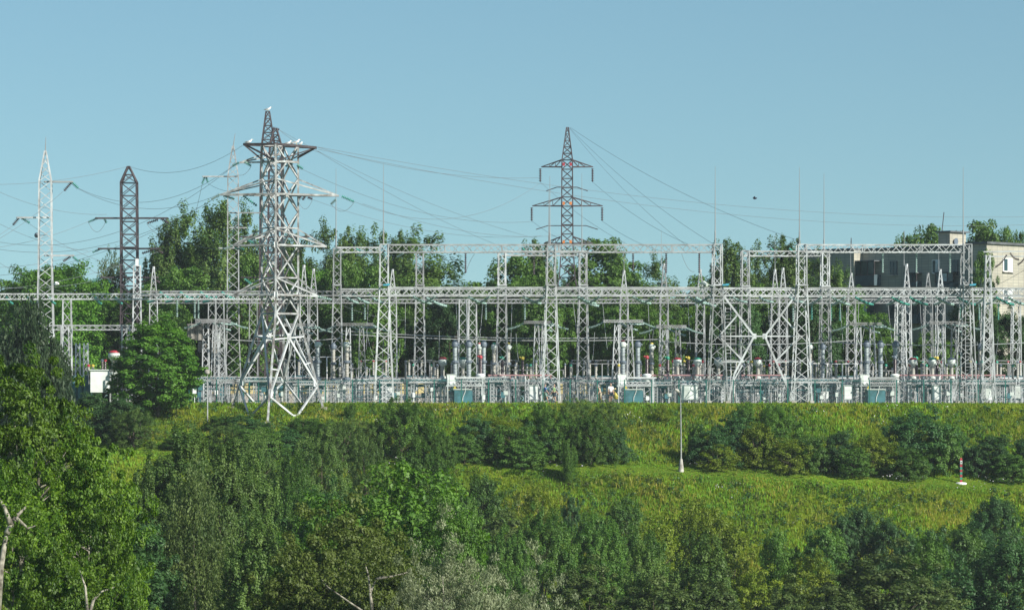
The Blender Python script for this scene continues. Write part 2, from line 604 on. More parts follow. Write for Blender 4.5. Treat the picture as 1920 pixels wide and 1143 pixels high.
def crown_weeping(rng, n, size, w=1.0, h=1.0, base=0.0, strands=300, aspect=0.4, length=0.25):
    per = n // strands
    Vs = []
    for s in range(strands):
        d = unit(rng, 1)[0]
        d[2] = abs(d[2]) * 1.2 - 0.35
        q = rng.uniform(0.45, 1.0)
        zt_ = base + h * (0.42 + 0.54 * d[2] * q)
        wid = w * (1.0 - 0.35 * max(0, (zt_ - base) / h - 0.3))
        x0 = d[0] * q * wid; y0 = d[1] * q * wid
        ln = h * length * rng.uniform(0.4, 1.2)
        t = rng.uniform(0, 1, per)
        sw = 0.05 * w
        pos = np.stack([x0 * (1 + 0.12 * np.sqrt(t)) + sw * np.sin(t * 4 + s), y0 * (1 + 0.12 * np.sqrt(t)) + sw * np.cos(t * 3 + s), zt_ - ln * t], 1)
        pos += rng.normal(0, 0.028 * w, (per, 3))
        nn = unit(rng, per) + np.array([d[0], d[1], 0.2]) * 0.6
        Vs.append(kites(rng, pos, nn, size, aspect, 1.2))
    V_ = np.concatenate(Vs)
    V_[:, 2] = np.maximum(V_[:, 2], base * 0.2)
    return V_


def leaves_mesh(name, V_, m):
    n = len(V_) // 4
    return np_mesh(name, V_, np.arange(n * 4).reshape(n, 4), m)


def trunk_mesh(rng, h, w, base, m, r0, stems=1, limbs=12, lift=0.6):
    mb = MB()
    for s in range(stems):
        lx = rng.uniform(-1, 1) * (0.35 * w if stems > 1 else 0.05 * w)
        ly = rng.uniform(-1, 1) * (0.35 * w if stems > 1 else 0.05 * w)
        pts = []; rad = []
        for i in range(8):
            t = i / 7
            pts.append((lx * t + 0.03 * w * math.sin(t * 5 + s), ly * t + 0.03 * w * math.cos(t * 4 + s), -0.6 + t * (h * 0.9 + 0.6)))
            rad.append(r0 * (1 - 0.88 * t) * (1.25 if i == 0 else 1))
        mb.tube(pts, rad, 7)
        for k in range(limbs // stems):
            t = rng.uniform(0.25, 0.85)
            i = t * 7; i0 = int(i)
            p = Vector(pts[i0]).lerp(Vector(pts[min(7, i0 + 1)]), i - i0)
            a = rng.uniform(0, 6.28)
            ln = w * rng.uniform(0.55, 0.9) * (1.1 - 0.5 * t)
            q = p + Vector((math.cos(a) * ln, math.sin(a) * ln, ln * lift * rng.uniform(0.5, 1.5)))
            mid = p.lerp(q, 0.5) + Vector((0, 0, -0.08 * ln))
            rr = r0 * (1 - 0.8 * t) * 0.5
            mb.tube([p, mid, q], [rr, rr * 0.6, rr * 0.2], 5)
            for _ in range(2):
                a2 = a + rng.uniform(-0.9, 0.9)
                e = mid + Vector((math.cos(a2), math.sin(a2), rng.uniform(0.2, 0.9))) * ln * 0.45
                mb.tube([mid, e], [rr * 0.5, rr * 0.12], 4)
    return mb.mesh('trunk', m, smooth=True)


protos = {}


def proto(key, gen, leaf, h, w, seed, base=0.15, r0=0.16, stems=1, limbs=12, bark='bark', lift=0.6, **kw):
    rng = np.random.default_rng(seed)
    V_ = gen(rng, w=w, h=h * (1 - base), base=h * base, **kw)
    V_[:, 2] *= h / np.percentile(V_[:, 2], 99.85)
    V_[:, :2] *= w * 1.04 / np.percentile(np.hypot(V_[:, 0], V_[:, 1]), 99)
    protos[key] = (leaves_mesh('crown', V_, L[leaf]), trunk_mesh(rng, h * 0.80, w * 0.8, base, M[bark], r0, stems, limbs, lift), h, w)


# nominal sizes in metres (height, half width)
proto('maple', crown_dome, 'maple', 11, 4.2, 1, 0.08, 0.2, n=42000, size=0.24, clumps=420, cr=0.12, egg=0.72, rough=0.13)
proto('maple2', crown_dome, 'maple', 11, 4.5, 2, 0.1, 0.2, n=24000, size=0.26, clumps=260, cr=0.15, egg=0.3)
proto('poplar', crown_dome, 'poplar', 14, 3.2, 3, 0.1, 0.22, n=30000, size=0.22, clumps=330, cr=0.15, egg=0.55, rough=0.2, el=2.3, lift=1.3)
proto('poplar2', crown_dome, 'poplar', 14, 3.6, 4, 0.1, 0.22, n=30000, size=0.22, clumps=260, cr=0.16, egg=0.4, rough=0.24, el=2.0, lift=1.3)
proto('lime', crown_dome, 'mid', 11, 4.0, 5, 0.05, 0.2, n=24000, size=0.25, clumps=280, cr=0.14, egg=0.35, rough=0.14)
proto('birch', crown_weeping, 'birch', 12, 2.6, 6, 0.05, 0.12, bark='barkpale', n=22000, size=0.17, strands=520, length=0.22)
proto('darkweep', crown_weeping, 'deep', 9, 3.2, 7, 0.03, 0.15, n=24000, size=0.19, strands=620, length=0.2, aspect=0.6)
proto('bushdark', crown_dome, 'dark', 4, 2.3, 8, 0.0, 0.06, 4, 12, n=15000, size=0.16, clumps=170, cr=0.16, rough=0.2, droop=0.1)
proto('bushmid', crown_dome, 'mid', 4, 2.3, 9, 0.0, 0.06, 4, 12, n=15000, size=0.16, clumps=170, cr=0.16, rough=0.2, droop=0.1)
proto('bushyellow', crown_dome, 'yellow', 4, 2.3, 10, 0.0, 0.06, 4, 12, n=10000, size=0.16, clumps=170, cr=0.16, rough=0.2, droop=0.1)
proto('bushblue', crown_dome, 'bluish', 4, 2.3, 11, 0.0, 0.06, 4, 12, n=15000, size=0.16, clumps=170, cr=0.16, rough=0.2)
proto('willow', crown_dome, 'poplar', 7, 2.6, 12, 0.0, 0.1, 3, 14, n=30000, size=0.17, clumps=340, aspect=0.35, cr=0.12, el=1.7, rough=0.2, lift=1.2)
proto('fresh', crown_spires, 'fresh', 6, 2.6, 13, 0.0, 0.08, 3, 12, n=16000, size=0.17, shoots=34, sr=0.22, aspect=0.55, lift=1.2)
proto('osier', crown_dome, 'mid', 6, 2.8, 14, 0.0, 0.08, 3, 12, n=32000, size=0.16, clumps=360, cr=0.11, el=1.8, rough=0.2, aspect=0.45, lift=1.2)
proto('silver', crown_dome, 'silver', 9, 3.6, 15, 0.05, 0.16, 2, 30, bark='barkpale', n=52000, size=0.16, clumps=380, cr=0.13, rough=0.26, droop=1.0, aspect=0.3, el=1.1)
proto('olivetree', crown_dome, 'olive', 9, 4.0, 16, 0.05, 0.16, 2, 26, bark='barkpale', n=40000, size=0.18, clumps=420, cr=0.10, rough=0.18, droop=0.5)
proto('chestnut', crown_dome, 'fresh', 8, 4.4, 17, 0.05, 0.2, n=36000, size=0.19, clumps=380, cr=0.10, rough=0.16)
proto('near', crown_dome, 'near', 9, 3.4, 18, 0.0, 0.16, 2, 30, bark='barkpale', n=52000, size=0.15, clumps=460, cr=0.095, rough=0.2, droop=0.7)
proto('nearpoplar', crown_dome, 'poplar', 12, 3.2, 19, 0.05, 0.16, 2, 24, n=52000, size=0.16, clumps=480, cr=0.10, el=2.0, rough=0.2, egg=0.4, lift=1.0, aspect=0.65)
proto('smalltree', crown_dome, 'birch', 7, 2.6, 20, 0.03, 0.08, 3, 16, n=26000, size=0.17, clumps=300, cr=0.12, rough=0.18)
proto('darktree', crown_dome, 'dark', 9, 3.2, 21, 0.03, 0.12, 2, 16, n=34000, size=0.18, clumps=360, cr=0.12, el=1.4, rough=0.18, egg=0.4, lift=1.0)
proto('yellowtree', crown_dome, 'yellow', 6, 2.8, 22, 0.0, 0.08, 3, 14, n=22000, size=0.17, clumps=240, cr=0.13, rough=0.2)


def tree(kind, px, top, wpx, Y, label, cat='tree', name='tree', group=None, rot=None, bottom=None):
    """a tree whose crown top shows at pixel row `top`, `wpx` wide, standing on the ground at depth Y (or crown base at `bottom`)"""
    cm, tm, h0, w0 = protos[kind]
    X = (px - 960) / F * Y
    zb = H(X, Y) if bottom is None else (HY - bottom) / F * Y
    ztp = (HY - top) / F * Y
    hh = max(0.6, ztp - zb)
    r = thing(name, label, cat, (X, Y, zb - 0.05), group)
    sx = (wpx / F * Y / 2) / w0
    rr = random.Random(int(px * 7 + top))
    r.rotation_euler = (0, 0, rr.uniform(0, 6.28) if rot is None else rot)
    r.scale = (sx * rr.uniform(0.95, 1.05), sx * rr.uniform(0.95, 1.05), hh / h0)
    for nm, me in (('crown', cm), ('trunk', tm)):
        o = bpy.data.objects.new(nm, me)
        C.objects.link(o)
        o.parent = r
    return r


# ---- background trees behind the substation
GB = 'trees behind the substation'
bt = [
 ('lime', 20, 525, 110, 440, 'loose grey-green tree at the far left edge behind the yard'),
 ('maple2', 66, 503, 100, 425, 'rounded green tree left of the tall thin white mast'),
 ('maple2', 124, 492, 112, 428, 'green maple crown right behind the tall thin white mast'),
 ('maple2', 168, 520, 100, 422, 'lower green maple with yellowish tips left of the brown mast'),
 ('birch', 208, 470, 66, 435, 'slender pale birch behind the left cross arms of the brown mast'),
 ('poplar', 318, 412, 84, 430, 'dark poplar with open top right of the brown mast'),
 ('poplar2', 352, 386, 110, 436, 'tall dark poplar with the highest tip on the left'),
 ('poplar', 408, 378, 96, 428, 'tall poplar just left of the white steel mast with bent arm'),
 ('poplar2', 462, 384, 90, 440, 'tall poplar behind the white steel mast with bent arm'),
 ('poplar', 548, 440, 90, 442, 'poplar seen through the upper arms of the big white pylon'),
 ('poplar2', 612, 416, 86, 430, 'poplar with narrow tip beside the leftmost gantry lightning rod'),
 ('poplar', 655, 428, 80, 445, 'spiky poplar left of the first front gantry column'),
 ('poplar2', 700, 428, 96, 432, 'broad poplar behind the head of first front gantry column'),
 ('poplar2', 790, 430, 150, 430, 'broad spreading poplar left of the sky gap above the gantry'),
 ('poplar', 745, 436, 80, 440, 'narrow poplar over the left end of the front upper beam'),
 ('lime', 900, 528, 100, 445, 'low tree in the sky gap left of the brown twin mast'),
 ('lime', 965, 480, 110, 432, 'loose tree left of the brown lattice tower foot'),
 ('poplar', 1010, 452, 80, 436, 'tree with sparse tip just left of the brown lattice tower'),
 ('lime', 1122, 448, 120, 436, 'round tree just right of the brown lattice tower'),
 ('lime', 1180, 490, 100, 442, 'tree under the middle of the front upper beam'),
 ('poplar2', 1232, 478, 90, 430, 'pointed tree left of the small sky gap'),
 ('lime', 1318, 516, 90, 440, 'low tree left of the third front gantry column'),
 ('poplar', 1372, 452, 84, 430, 'poplar right behind the third front gantry column'),
 ('poplar2', 1425, 458, 90, 440, 'dark poplar between the two braced columns'),
 ('poplar', 1474, 444, 80, 432, 'tallest poplar left of the fourth front gantry column'),
 ('poplar2', 1532, 470, 90, 425, 'poplar right of the fourth front gantry column'),
 ('poplar', 1568, 500, 70, 416, 'short poplar against the left end of the brick flats'),
]
for k, px, top, wd, Y, lb in bt:
    tree(k, px, top, wd * 1.6, Y, lb, 'tree', 'poplar_tree' if 'poplar' in k else 'broadleaf_tree', GB)
# nearer fill of mixed crowns that closes the view under the beams
fill = [
 ('maple2', 130, 555, 130, 'green crown below the maple at far left'), ('maple2', 185, 560, 110, 'green crown left of the brown mast foot'),
 ('lime', 245, 540, 100, 'tree behind the foot of the brown mast'), ('lime', 300, 520, 110, 'dark tree behind the pointed white mast heads'),
 ('lime', 350, 500, 110, 'dense crown above the round maple'), ('darktree', 405, 530, 100, 'dark crown left of the bent-arm mast foot'),
 ('lime', 470, 480, 110, 'green crown right of the bent-arm mast'), ('lime', 530, 500, 110, 'green crown behind the waist of the big pylon'),
 ('maple2', 590, 500, 100, 'dark crown right of the big pylon waist'), ('lime', 645, 490, 100, 'green crown behind the second rear column'),
 ('lime', 700, 500, 100, 'dark crown behind the first front column'), ('lime', 760, 520, 110, 'green crown left of the third rear column'),
 ('chestnut', 812, 596, 110, 'pale green rounded tree behind the yard, left of tall porcelain pair'), ('darktree', 850, 520, 100, 'dark crown behind the pale rounded tree'),
 ('lime', 905, 545, 100, 'dark crown right of the pale rounded tree'), ('lime', 960, 530, 110, 'green crown left of second front column'),
 ('lime', 1010, 520, 100, 'green crown behind the second front column'), ('darktree', 1060, 530, 90, 'dark crown at the brown tower foot'),
 ('chestnut', 1110, 560, 110, 'yellow-green crown right of the brown tower foot'), ('lime', 1165, 540, 100, 'green crown above the white shirted walker'),
 ('chestnut', 1220, 560, 110, 'fresh green crown under the beam middle'), ('chestnut', 1275, 580, 100, 'yellow-green crown behind the red-capped round transformer'),
 ('chestnut', 1325, 570, 90, 'yellow-green crown left of the third front column'), ('darktree', 1380, 540, 100, 'dark crown behind the left diagonal brace'),
 ('lime', 1430, 530, 100, 'dark crown between the diagonal braces'), ('lime', 1480, 560, 100, 'green crown behind the right diagonal brace'),
 ('darktree', 1530, 530, 100, 'dark crown right of the fourth front column'), ('maple2', 1585, 540, 90, 'green crown at the left foot of the brick flats'),
 ('chestnut', 1640, 588, 90, 'bright green tree in front of the brick flats'), ('lime', 1705, 640, 90, 'low green tree below the brick flats balconies'),
 ('chestnut', 1750, 620, 80, 'low bright crown below the brick flats'), ('darktree', 1800, 560, 60, 'dark tree in the shaded corner of the flats'),
 ('lime', 1843, 470, 56, 'narrow green tree against the dark side wall of the flats'), ('darktree', 1890, 575, 110, 'dark tree at the right edge below the lit wall'),
 ('lime', 1945, 600, 90, 'tree cut by the right edge of the frame'),
]
for i, (k, px, top, wd, lb) in enumerate(fill):
    Y = 398 + (i * 7) % 10
    nm = {'maple2': 'broadleaf_tree', 'lime': 'broadleaf_tree', 'darktree': 'broadleaf_tree', 'chestnut': 'broadleaf_tree'}[k]
    tree(k, px, top, wd * 1.15, Y, lb, 'tree', nm, GB)
for k, px, top, wd, lb in [('lime', 1745, 420, 70, 'tree top showing over the flat roof left of the penthouse'), ('lime', 1700, 438, 40, 'small tree top at the roof left of the brick penthouse'),
                       ('lime', 1838, 412, 80, 'tree top showing over the roof right of the penthouse'), ('poplar', 1886, 425, 36, 'pointed tree top over the lit flats roof'),
                       ('poplar', 1912, 432, 30, 'rightmost small tree top over the lit flats roof')]:
    tree('lime', px, top + 3, wd * 1.9, 470, lb, 'tree', 'broadleaf_tree', GB)

# tangled undergrowth and far wood behind everything: one mass
rng = np.random.default_rng(99)
n = 90000
X_ = rng.uniform(-75, 85, n); Yc = rng.uniform(405, 425, n)
prof = 3.6 + 1.5 * np.sin(X_ * 0.21 + 1) + 1.0 * np.sin(X_ * 0.53) + 0.6 * np.sin(X_ * 1.3)
Zc = ZP + prof * rng.uniform(0, 1, n) ** 0.7
V_ = kites(rng, np.stack([X_, Yc, Zc], 1), unit(rng, n) + np.array([0.2, -0.5, 0.4]), 0.42, 0.7)
o = bpy.data.objects.new('undergrowth', leaves_mesh('undergrowth', V_, L['dark'])); C.objects.link(o)
tag(o, 'dense dark undergrowth closing the view behind the yard', 'undergrowth', None, 'stuff')

# ---- bushes on the upper bank, from left to right
GS = 'bushes on the upper bank'
sb = [
 ('bushdark', 165, 735, 130, 340, 'dark bush below the grey transformer, left of the maple'),
 ('bushdark', 232, 742, 120, 338, 'dark bush at the left foot of the round maple'),
 ('bushmid', 340, 812, 80, 336, 'low green bush right under the round maple'),
 ('bushmid', 412, 778, 70, 343, 'green bush beside the thin globe lamp post'),
 ('bushblue', 455, 772, 90, 342, 'blue-green bush left of the big pylon front leg'),
 ('bushdark', 492, 790, 70, 341, 'dark bush at the foot of the big pylon'),
 ('bushmid', 572, 782, 80, 341, 'green bush right of the big pylon lower braces'),
 ('fresh', 657, 754, 26, 346, 'slim light sapling on the crest right of the big pylon'),
 ('willow', 640, 776, 110, 334, 'grey-green willow bush right of the big pylon'),
 ('osier', 758, 744, 150, 335, 'tall light green osier rising to the crest left of the walkers'),
 ('osier', 815, 800, 90, 333, 'green osier bush at the right foot of the tall osier'),
 ('bushblue', 888, 772, 90, 338, 'dark rounded bush left of the grey spreading bushes'),
 ('bushmid', 960, 796, 120, 336, 'light spreading bush with open twigs above the path'),
 ('fresh', 1020, 752, 50, 345, 'bright young tree on the crest below the walkers'),
 ('bushblue', 1010, 790, 110, 338, 'blue-green bush behind the light spreading bush'),
 ('willow', 1078, 742, 110, 343, 'grey-green willow bush under the stooping walker'),
 ('willow', 1135, 746, 90, 344, 'grey-green willow bush under the white shirted walker'),
 ('fresh', 1066, 822, 34, 332.5, 'slim bright sapling growing on the path edge'),
 ('bushdark', 1156, 801, 78, 338, 'dark round bush left of the lamp post, alone'),
 ('bushmid', 1305, 790, 40, 339, 'small bright bush right behind the lamp post'),
 ('bushblue', 1330, 795, 100, 338, 'dark blue-green bush first to the right of the lamp post'),
 ('bushblue', 1378, 770, 100, 340, 'tall blue-green bush second to the right of the lamp post'),
 ('fresh', 1398, 752, 34, 348, 'tuft of shrub on the crest under the left diagonal brace'),
 ('osier', 1460, 766, 120, 340, 'broad light green bush below the braced columns'),
 ('bushdark', 1572, 806, 92, 338, 'dark rounded bush in the middle of the right bank'),
 ('bushmid', 1520, 815, 80, 337.5, 'green bush left of the dark rounded one'),
 ('bushyellow', 1642, 808, 110, 337.5, 'yellow-green bush right of the dark rounded one'),
 ('bushblue', 1725, 758, 150, 340, 'largest dark bush on the bank, left of the striped post'),
 ('bushmid', 1700, 838, 90, 336.5, 'low green bush in front of the largest dark bush'),
 ('bushblue', 1790, 795, 60, 341, 'small upright blue-green bush behind the striped post'),
 ('bushdark', 1862, 812, 120, 339, 'wide dark bush right of the striped post'),
 ('bushdark', 1930, 815, 110, 339, 'dark bush cut by the right edge of the frame'),
]
sb += [
 ('willow', 425, 792, 110, 335, 'grey-green thicket below the thin lamp post'), ('bushmid', 480, 800, 120, 334, 'green thicket left below the big pylon'),
 ('bushblue', 540, 800, 120, 336, 'blue-green thicket right below the big pylon'), ('osier', 600, 786, 120, 337, 'light thicket right of the big pylon foot'),
 ('willow', 690, 790, 120, 336, 'grey-green thicket left of the tall osier'), ('bushyellow', 930, 778, 100, 341, 'yellow-green bush behind the light spreading one'),
 ('osier', 1045, 775, 120, 338, 'tall light bush below the blue shirted walker'), ('osier', 1105, 772, 110, 337, 'tall green bush left of the lone dark round one'),
 ('bushmid', 870, 812, 80, 335, 'small green bush on the path edge left'), ('bushmid', 980, 822, 100, 334.5, 'low green bush at the path under the spreading one'),
 ('bushyellow', 1345, 830, 90, 336.5, 'low yellow-green bush in front of the first blue-green pair'), ('bushyellow', 1420, 790, 90, 338, 'upright yellow-green bush third right of the lamp post'),
 ('bushyellow', 1480, 820, 90, 336.5, 'low yellowish bush in front of the broad light one'), ('bushmid', 1600, 838, 80, 336, 'low green bush at the foot of the dark rounded one'),
 ('bushblue', 1690, 782, 100, 340, 'blue-green bush left of the largest dark bush'), ('bushmid', 1765, 790, 90, 339, 'green bush right of the largest dark bush'),
 ('bushdark', 1830, 830, 70, 338, 'low dark bush just behind the striped post'), ('bushmid', 1895, 850, 90, 337, 'low green bush right of the striped post'),
 ('bushyellow', 1240, 756, 40, 347, 'small yellowish tuft on the crest left of the street lamp'), ('bushmid', 1398, 762, 40, 346, 'small bush under the crest below the diagonal brace'),
 ('fresh', 1450, 756, 50, 346, 'light shrub under the crest between the braces'), ('willow', 250, 760, 120, 336, 'grey-green bush between the dark bushes under the maple'),
]
for k, px, top, wd, Y, lb in sb:
    xx = (px - 960) / F * Y
    tree(k, px, top, wd, Y - 1.0 + T4 * xx, lb, 'bush', 'bush', GS)

# the round maple and the dark weeping trees on the left
tree('maple', 293, 594, 192, 343, 'large round bright green maple standing before the left of the yard', 'tree', 'maple_tree')
tree('darkweep', 52, 563, 175, 325, 'big dark weeping tree at the left edge behind the bright one', 'tree', 'weeping_tree')
tree('darkweep', 108, 640, 70, 333, 'smaller dark weeping tree left of the grey transformer', 'tree', 'weeping_tree')

# ---- lower bank shrubs and valley trees
GV = 'trees and shrubs in the valley'
vt = [
 ('bushblue', 1070, 918, 42, 324, 'small dark green shrub alone on the lower bank', 'bush'),
 ('bushyellow', 1300, 932, 120, 318, 'yellow-green shrub patch low on the bank', 'bush'),
 ('bushyellow', 1370, 985, 110, 313, 'yellow-green shrub below the first yellow patch', 'bush'),
 ('darktree', 1612, 935, 100, 316, 'dark pointed tree alone on the right lower bank', 'tree'),
 ('bushdark', 1668, 968, 90, 313, 'dark shrub right of the pointed dark tree', 'bush'),
 ('fresh', 1462, 990, 70, 309, 'bright yellowish sapling low on the bank', 'tree'),
 ('darktree', 1868, 918, 110, 318, 'dark tree by the shaded hollow at the right edge', 'tree'),
 ('bushmid', 1800, 985, 110, 310, 'green shrub below the shaded hollow at right', 'bush'),
 ('bushdark', 1745, 985, 110, 307, 'dark shrub behind the bright sapling at lower right', 'bush'),
 ('fresh', 1738, 1000, 90, 300, 'bright green sapling among dark shrubs at lower right', 'tree'),
 ('darktree', 1890, 1000, 150, 285, 'dark feathery tree filling the bottom right corner', 'tree'),
 ('bushblue', 1800, 1040, 150, 285, 'blue-green shrub left of the bottom right corner', 'bush'),
 ('smalltree', 1650, 1012, 220, 262, 'round grey-green tree at the bottom right of centre', 'tree'),
 ('yellowtree', 1520, 1035, 150, 290, 'yellow-green tree left of the round grey-green tree', 'tree'),
 ('yellowtree', 1420, 1060, 130, 285, 'yellow-green tree at the bottom right of the dark poplar', 'tree'),
 ('smalltree', 1480, 1075, 120, 262, 'dull green shrub at the bottom between yellowish trees', 'bush'),
 ('nearpoplar', 1318, 1000, 170, 262, 'dark grey-green poplar low in the right middle', 'tree'),
 ('nearpoplar', 1215, 1010, 130, 268, 'grey-green poplar left of the dark one', 'tree'),
 ('osier', 1200, 985, 120, 290, 'light green osier behind the grey-green poplars', 'bush'),
 ('osier', 1120, 965, 130, 285, 'light green birchy tree right of the tall valley osier', 'tree'),
 ('osier', 1020, 945, 130, 282, 'tall light valley osier right of the chestnut', 'tree'),
 ('smalltree', 1100, 1040, 150, 250, 'green tree in front of the light osiers', 'tree'),
 ('osier', 950, 985, 110, 270, 'green osier behind the silver willows', 'bush'),
 ('silver', 850, 955, 230, 158, 'silvery grey willow in the bottom middle', 'tree'),
 ('silver', 990, 1020, 200, 160, 'lower silvery willow right of the taller silver one', 'tree'),
 ('silver', 775, 1045, 130, 156, 'small silvery willow left of the taller silver one', 'tree'),
 ('chestnut', 740, 872, 330, 215, 'broad bright green tree with large leaves in the middle', 'tree'),
 ('chestnut', 845, 930, 130, 208, 'right shoulder of bright large leaved growth beside the silver willow', 'tree'),
 ('olivetree', 650, 925, 250, 175, 'olive tree with bare pale limbs below the chestnut', 'tree'),
 ('olivetree', 710, 1000, 200, 168, 'olive brown tree at the bottom middle with pale twigs', 'tree'),
 ('olivetree', 560, 1010, 200, 172, 'olive tree at the bottom left of the middle', 'tree'),
 ('willow', 600, 800, 140, 300, 'grey-green tree between the big pylon foot and chestnut', 'tree'),
 ('willow', 690, 800, 100, 310, 'grey-green drooping tree behind the chestnut', 'tree'),
 ('osier', 790, 830, 130, 318, 'green osier below the tall osier', 'tree'),
 ('osier', 545, 840, 100, 290, 'blue-green young tree under the big pylon', 'tree'),
 ('nearpoplar', 470, 850, 150, 255, 'green poplar right of the weeping birch', 'tree'),
 ('nearpoplar', 350, 800, 200, 245, 'tall poplar rising above the weeping birch', 'tree'),
 ('nearpoplar', 420, 830, 160, 240, 'tall poplar right behind the weeping birch', 'tree'),
 ('birch', 365, 855, 150, 222, 'weeping birch with thin white trunk at lower left', 'tree'),
 ('nearpoplar', 270, 880, 150, 235, 'dark poplar left of the weeping birch', 'tree'),
 ('nearpoplar', 480, 960, 170, 215, 'poplar at lower left of the middle', 'tree'),
 ('darktree', 250, 960, 170, 220, 'dark tree in shade left of the weeping birch', 'tree'),
 ('near', 50, 655, 270, 150, 'bright leafy tree with white limbs at the left edge', 'tree'),
 ('near', 165, 805, 250, 146, 'bright leafy crown at left reaching over the bank', 'tree'),
 ('near', 40, 850, 220, 142, 'bright leafy crown at the lower left edge', 'tree'),
 ('near', 200, 935, 190, 140, 'yellow-green leafy crown at lower left', 'tree'),
 ('near', 110, 1000, 240, 136, 'bright leafy crown in the bottom left corner', 'tree'),
 ('near', 245, 1060, 130, 136, 'low bright crown right of the bottom left corner', 'tree'),
 ('smalltree', 950, 940, 90, 300, 'grey-green shrub on the lower bank right of the chestnut', 'bush'),
 ('bushyellow', 1010, 905, 80, 318, 'yellow-green shrub below the path left of middle', 'bush'),
 ('bushmid', 905, 890, 90, 322, 'green shrub just below the path left of the saplings', 'bush'),
 ('bushmid', 1175, 930, 70, 318, 'low green shrub left of the yellow patch', 'bush'),
 ('bushmid', 1110, 960, 90, 312, 'green shrub under the small dark lone one', 'bush'),
 ('bushyellow', 1230, 965, 110, 310, 'yellow shrub left of the yellow-green pair', 'bush'),
 ('bushyellow', 1340, 950, 110, 314, 'yellow-green shrub between the two yellow patches', 'bush'),
 ('bushmid', 1545, 985, 90, 308, 'green shrub left of the pointed dark tree', 'bush'),
 ('bushdark', 1580, 960, 70, 314, 'dark low shrub left of the pointed dark tree', 'bush'),
 ('bushdark', 1700, 1000, 90, 304, 'dark shrub left of the bright sapling', 'bush'),
 ('bushblue', 1830, 960, 90, 314, 'dark shrub in the shaded hollow at right', 'bush'),
 ('smalltree', 1740, 1060, 170, 275, 'green tree right of the round grey-green one', 'tree'),
 ('smalltree', 1560, 1080, 150, 255, 'green tree at the bottom edge right of middle', 'tree'),
 ('smalltree', 1330, 1070, 170, 250, 'grey-green tree in front of the dark poplar', 'tree'),
 ('smalltree', 1230, 1060, 150, 245, 'green tree at the bottom edge in the middle right', 'tree'),
 ('osier', 850, 900, 110, 300, 'green tree behind the right shoulder of the chestnut', 'tree'),
 ('willow', 480, 800, 120, 310, 'grey-green tree left under the big pylon', 'tree'),
 ('osier', 560, 900, 130, 270, 'green young tree left of the chestnut', 'tree'),
 ('darktree', 620, 900, 180, 235, 'dark tree in the shade left behind the chestnut', 'tree'),
 ('nearpoplar', 300, 860, 170, 250, 'poplar left of the weeping birch top', 'tree'),
 ('chestnut', 590, 960, 150, 200, 'bright large leaved crown left of the chestnut', 'tree'),
 ('darktree', 150, 900, 300, 175, 'dark tree in shade behind the bright left trees', 'tree'),
]
for k, px, top, wd, Y, lb, ct in vt:
    nm = {'bush': 'bush', 'tree': {'birch': 'birch_tree', 'nearpoplar': 'poplar_tree', 'silver': 'willow_tree', 'willow': 'willow_tree'}.get(k, 'broadleaf_tree')}[ct]
    h0 = protos[k][2]; 
    # crowns reach below the frame; trunks stand on the valley floor
    X = (px - 960) / F * Y
    low = max(H(X, Y), (HY - top) / F * Y - max(h0 * 1.05, wd / F * Y * 1.3))
    tree(k, px, top, wd * 1.08, Y, lb, ct, nm, GV if ct == 'bush' else GV, bottom=HY - low * F / Y)

def limbs(px, py, Y, pts, r0, label):
    mb = MB()
    for seg in pts:
        q = [P(x, y, Y + k * 0.3) for k, (x, y) in enumerate(seg[1])]
        n_ = len(q)
        mb.tube(q, [seg[0] * (1 - 0.7 * i / (n_ - 1)) for i in range(n_)], 7)
    r = thing('bare_tree', label, 'tree', tuple(P(px, py, Y)))
    mb.build('trunk', M['barkpale'], r, True)
    rng = np.random.default_rng(int(px + py))
    cs = []
    for seg in pts:
        x, y = seg[1][-1]
        cs.append(np.array(P(x, y, Y + 0.6)) + rng.normal(0, 0.45, (260, 3)) * np.array([1.2, .8, .7]))
    cs = np.concatenate(cs)
    V_ = kites(rng, cs - np.array(P(px, py, Y)), unit(rng, len(cs)) + np.array([0, 0, .8]), 0.14, 0.6, 0.6)
    o = bpy.data.objects.new('crown', leaves_mesh('crown', V_, L['near' if px < 400 else 'olive'])); C.objects.link(o); o.parent = r


limbs(-6, 1160, 132, [(0.14, [(-6, 1160), (2, 1060), (12, 1000), (20, 980)]), (0.12, [(12, 1000), (30, 968), (48, 950)]), (0.10, [(20, 982), (8, 950), (-8, 925)]), (0.07, [(30, 970), (52, 990), (66, 985)])], 0.2, 'tree with smooth white trunk and forked limbs at the left edge')
limbs(165, 1160, 131, [(0.07, [(165, 1160), (175, 1125), (190, 1108), (215, 1100)]), (0.06, [(165, 1158), (160, 1100), (150, 1070)])], 0.1, 'thin pale branches at the bottom left')
limbs(700, 1160, 160, [(0.08, [(700, 1160), (694, 1110), (705, 1085), (722, 1078)]), (0.055, [(694, 1110), (690, 1075), (684, 1055)]), (0.055, [(700, 1158), (655, 1128), (615, 1100), (602, 1084)]), (0.06, [(705, 1085), (745, 1078), (770, 1070)])], 0.1, 'bare pale forked limbs of the olive tree in the middle bottom')

# ------------------------------------------------------------------ meadow: tufts, weeds and flowers (nobody could count them)
def slope_points(rng, n, x0, x1, d0, d1):
    X = rng.uniform(x0, x1, n)
    D = rng.uniform(d0, d1, n)
    Yv = 350 + T4 * X - D
    return X, Yv, height(X, Yv), D


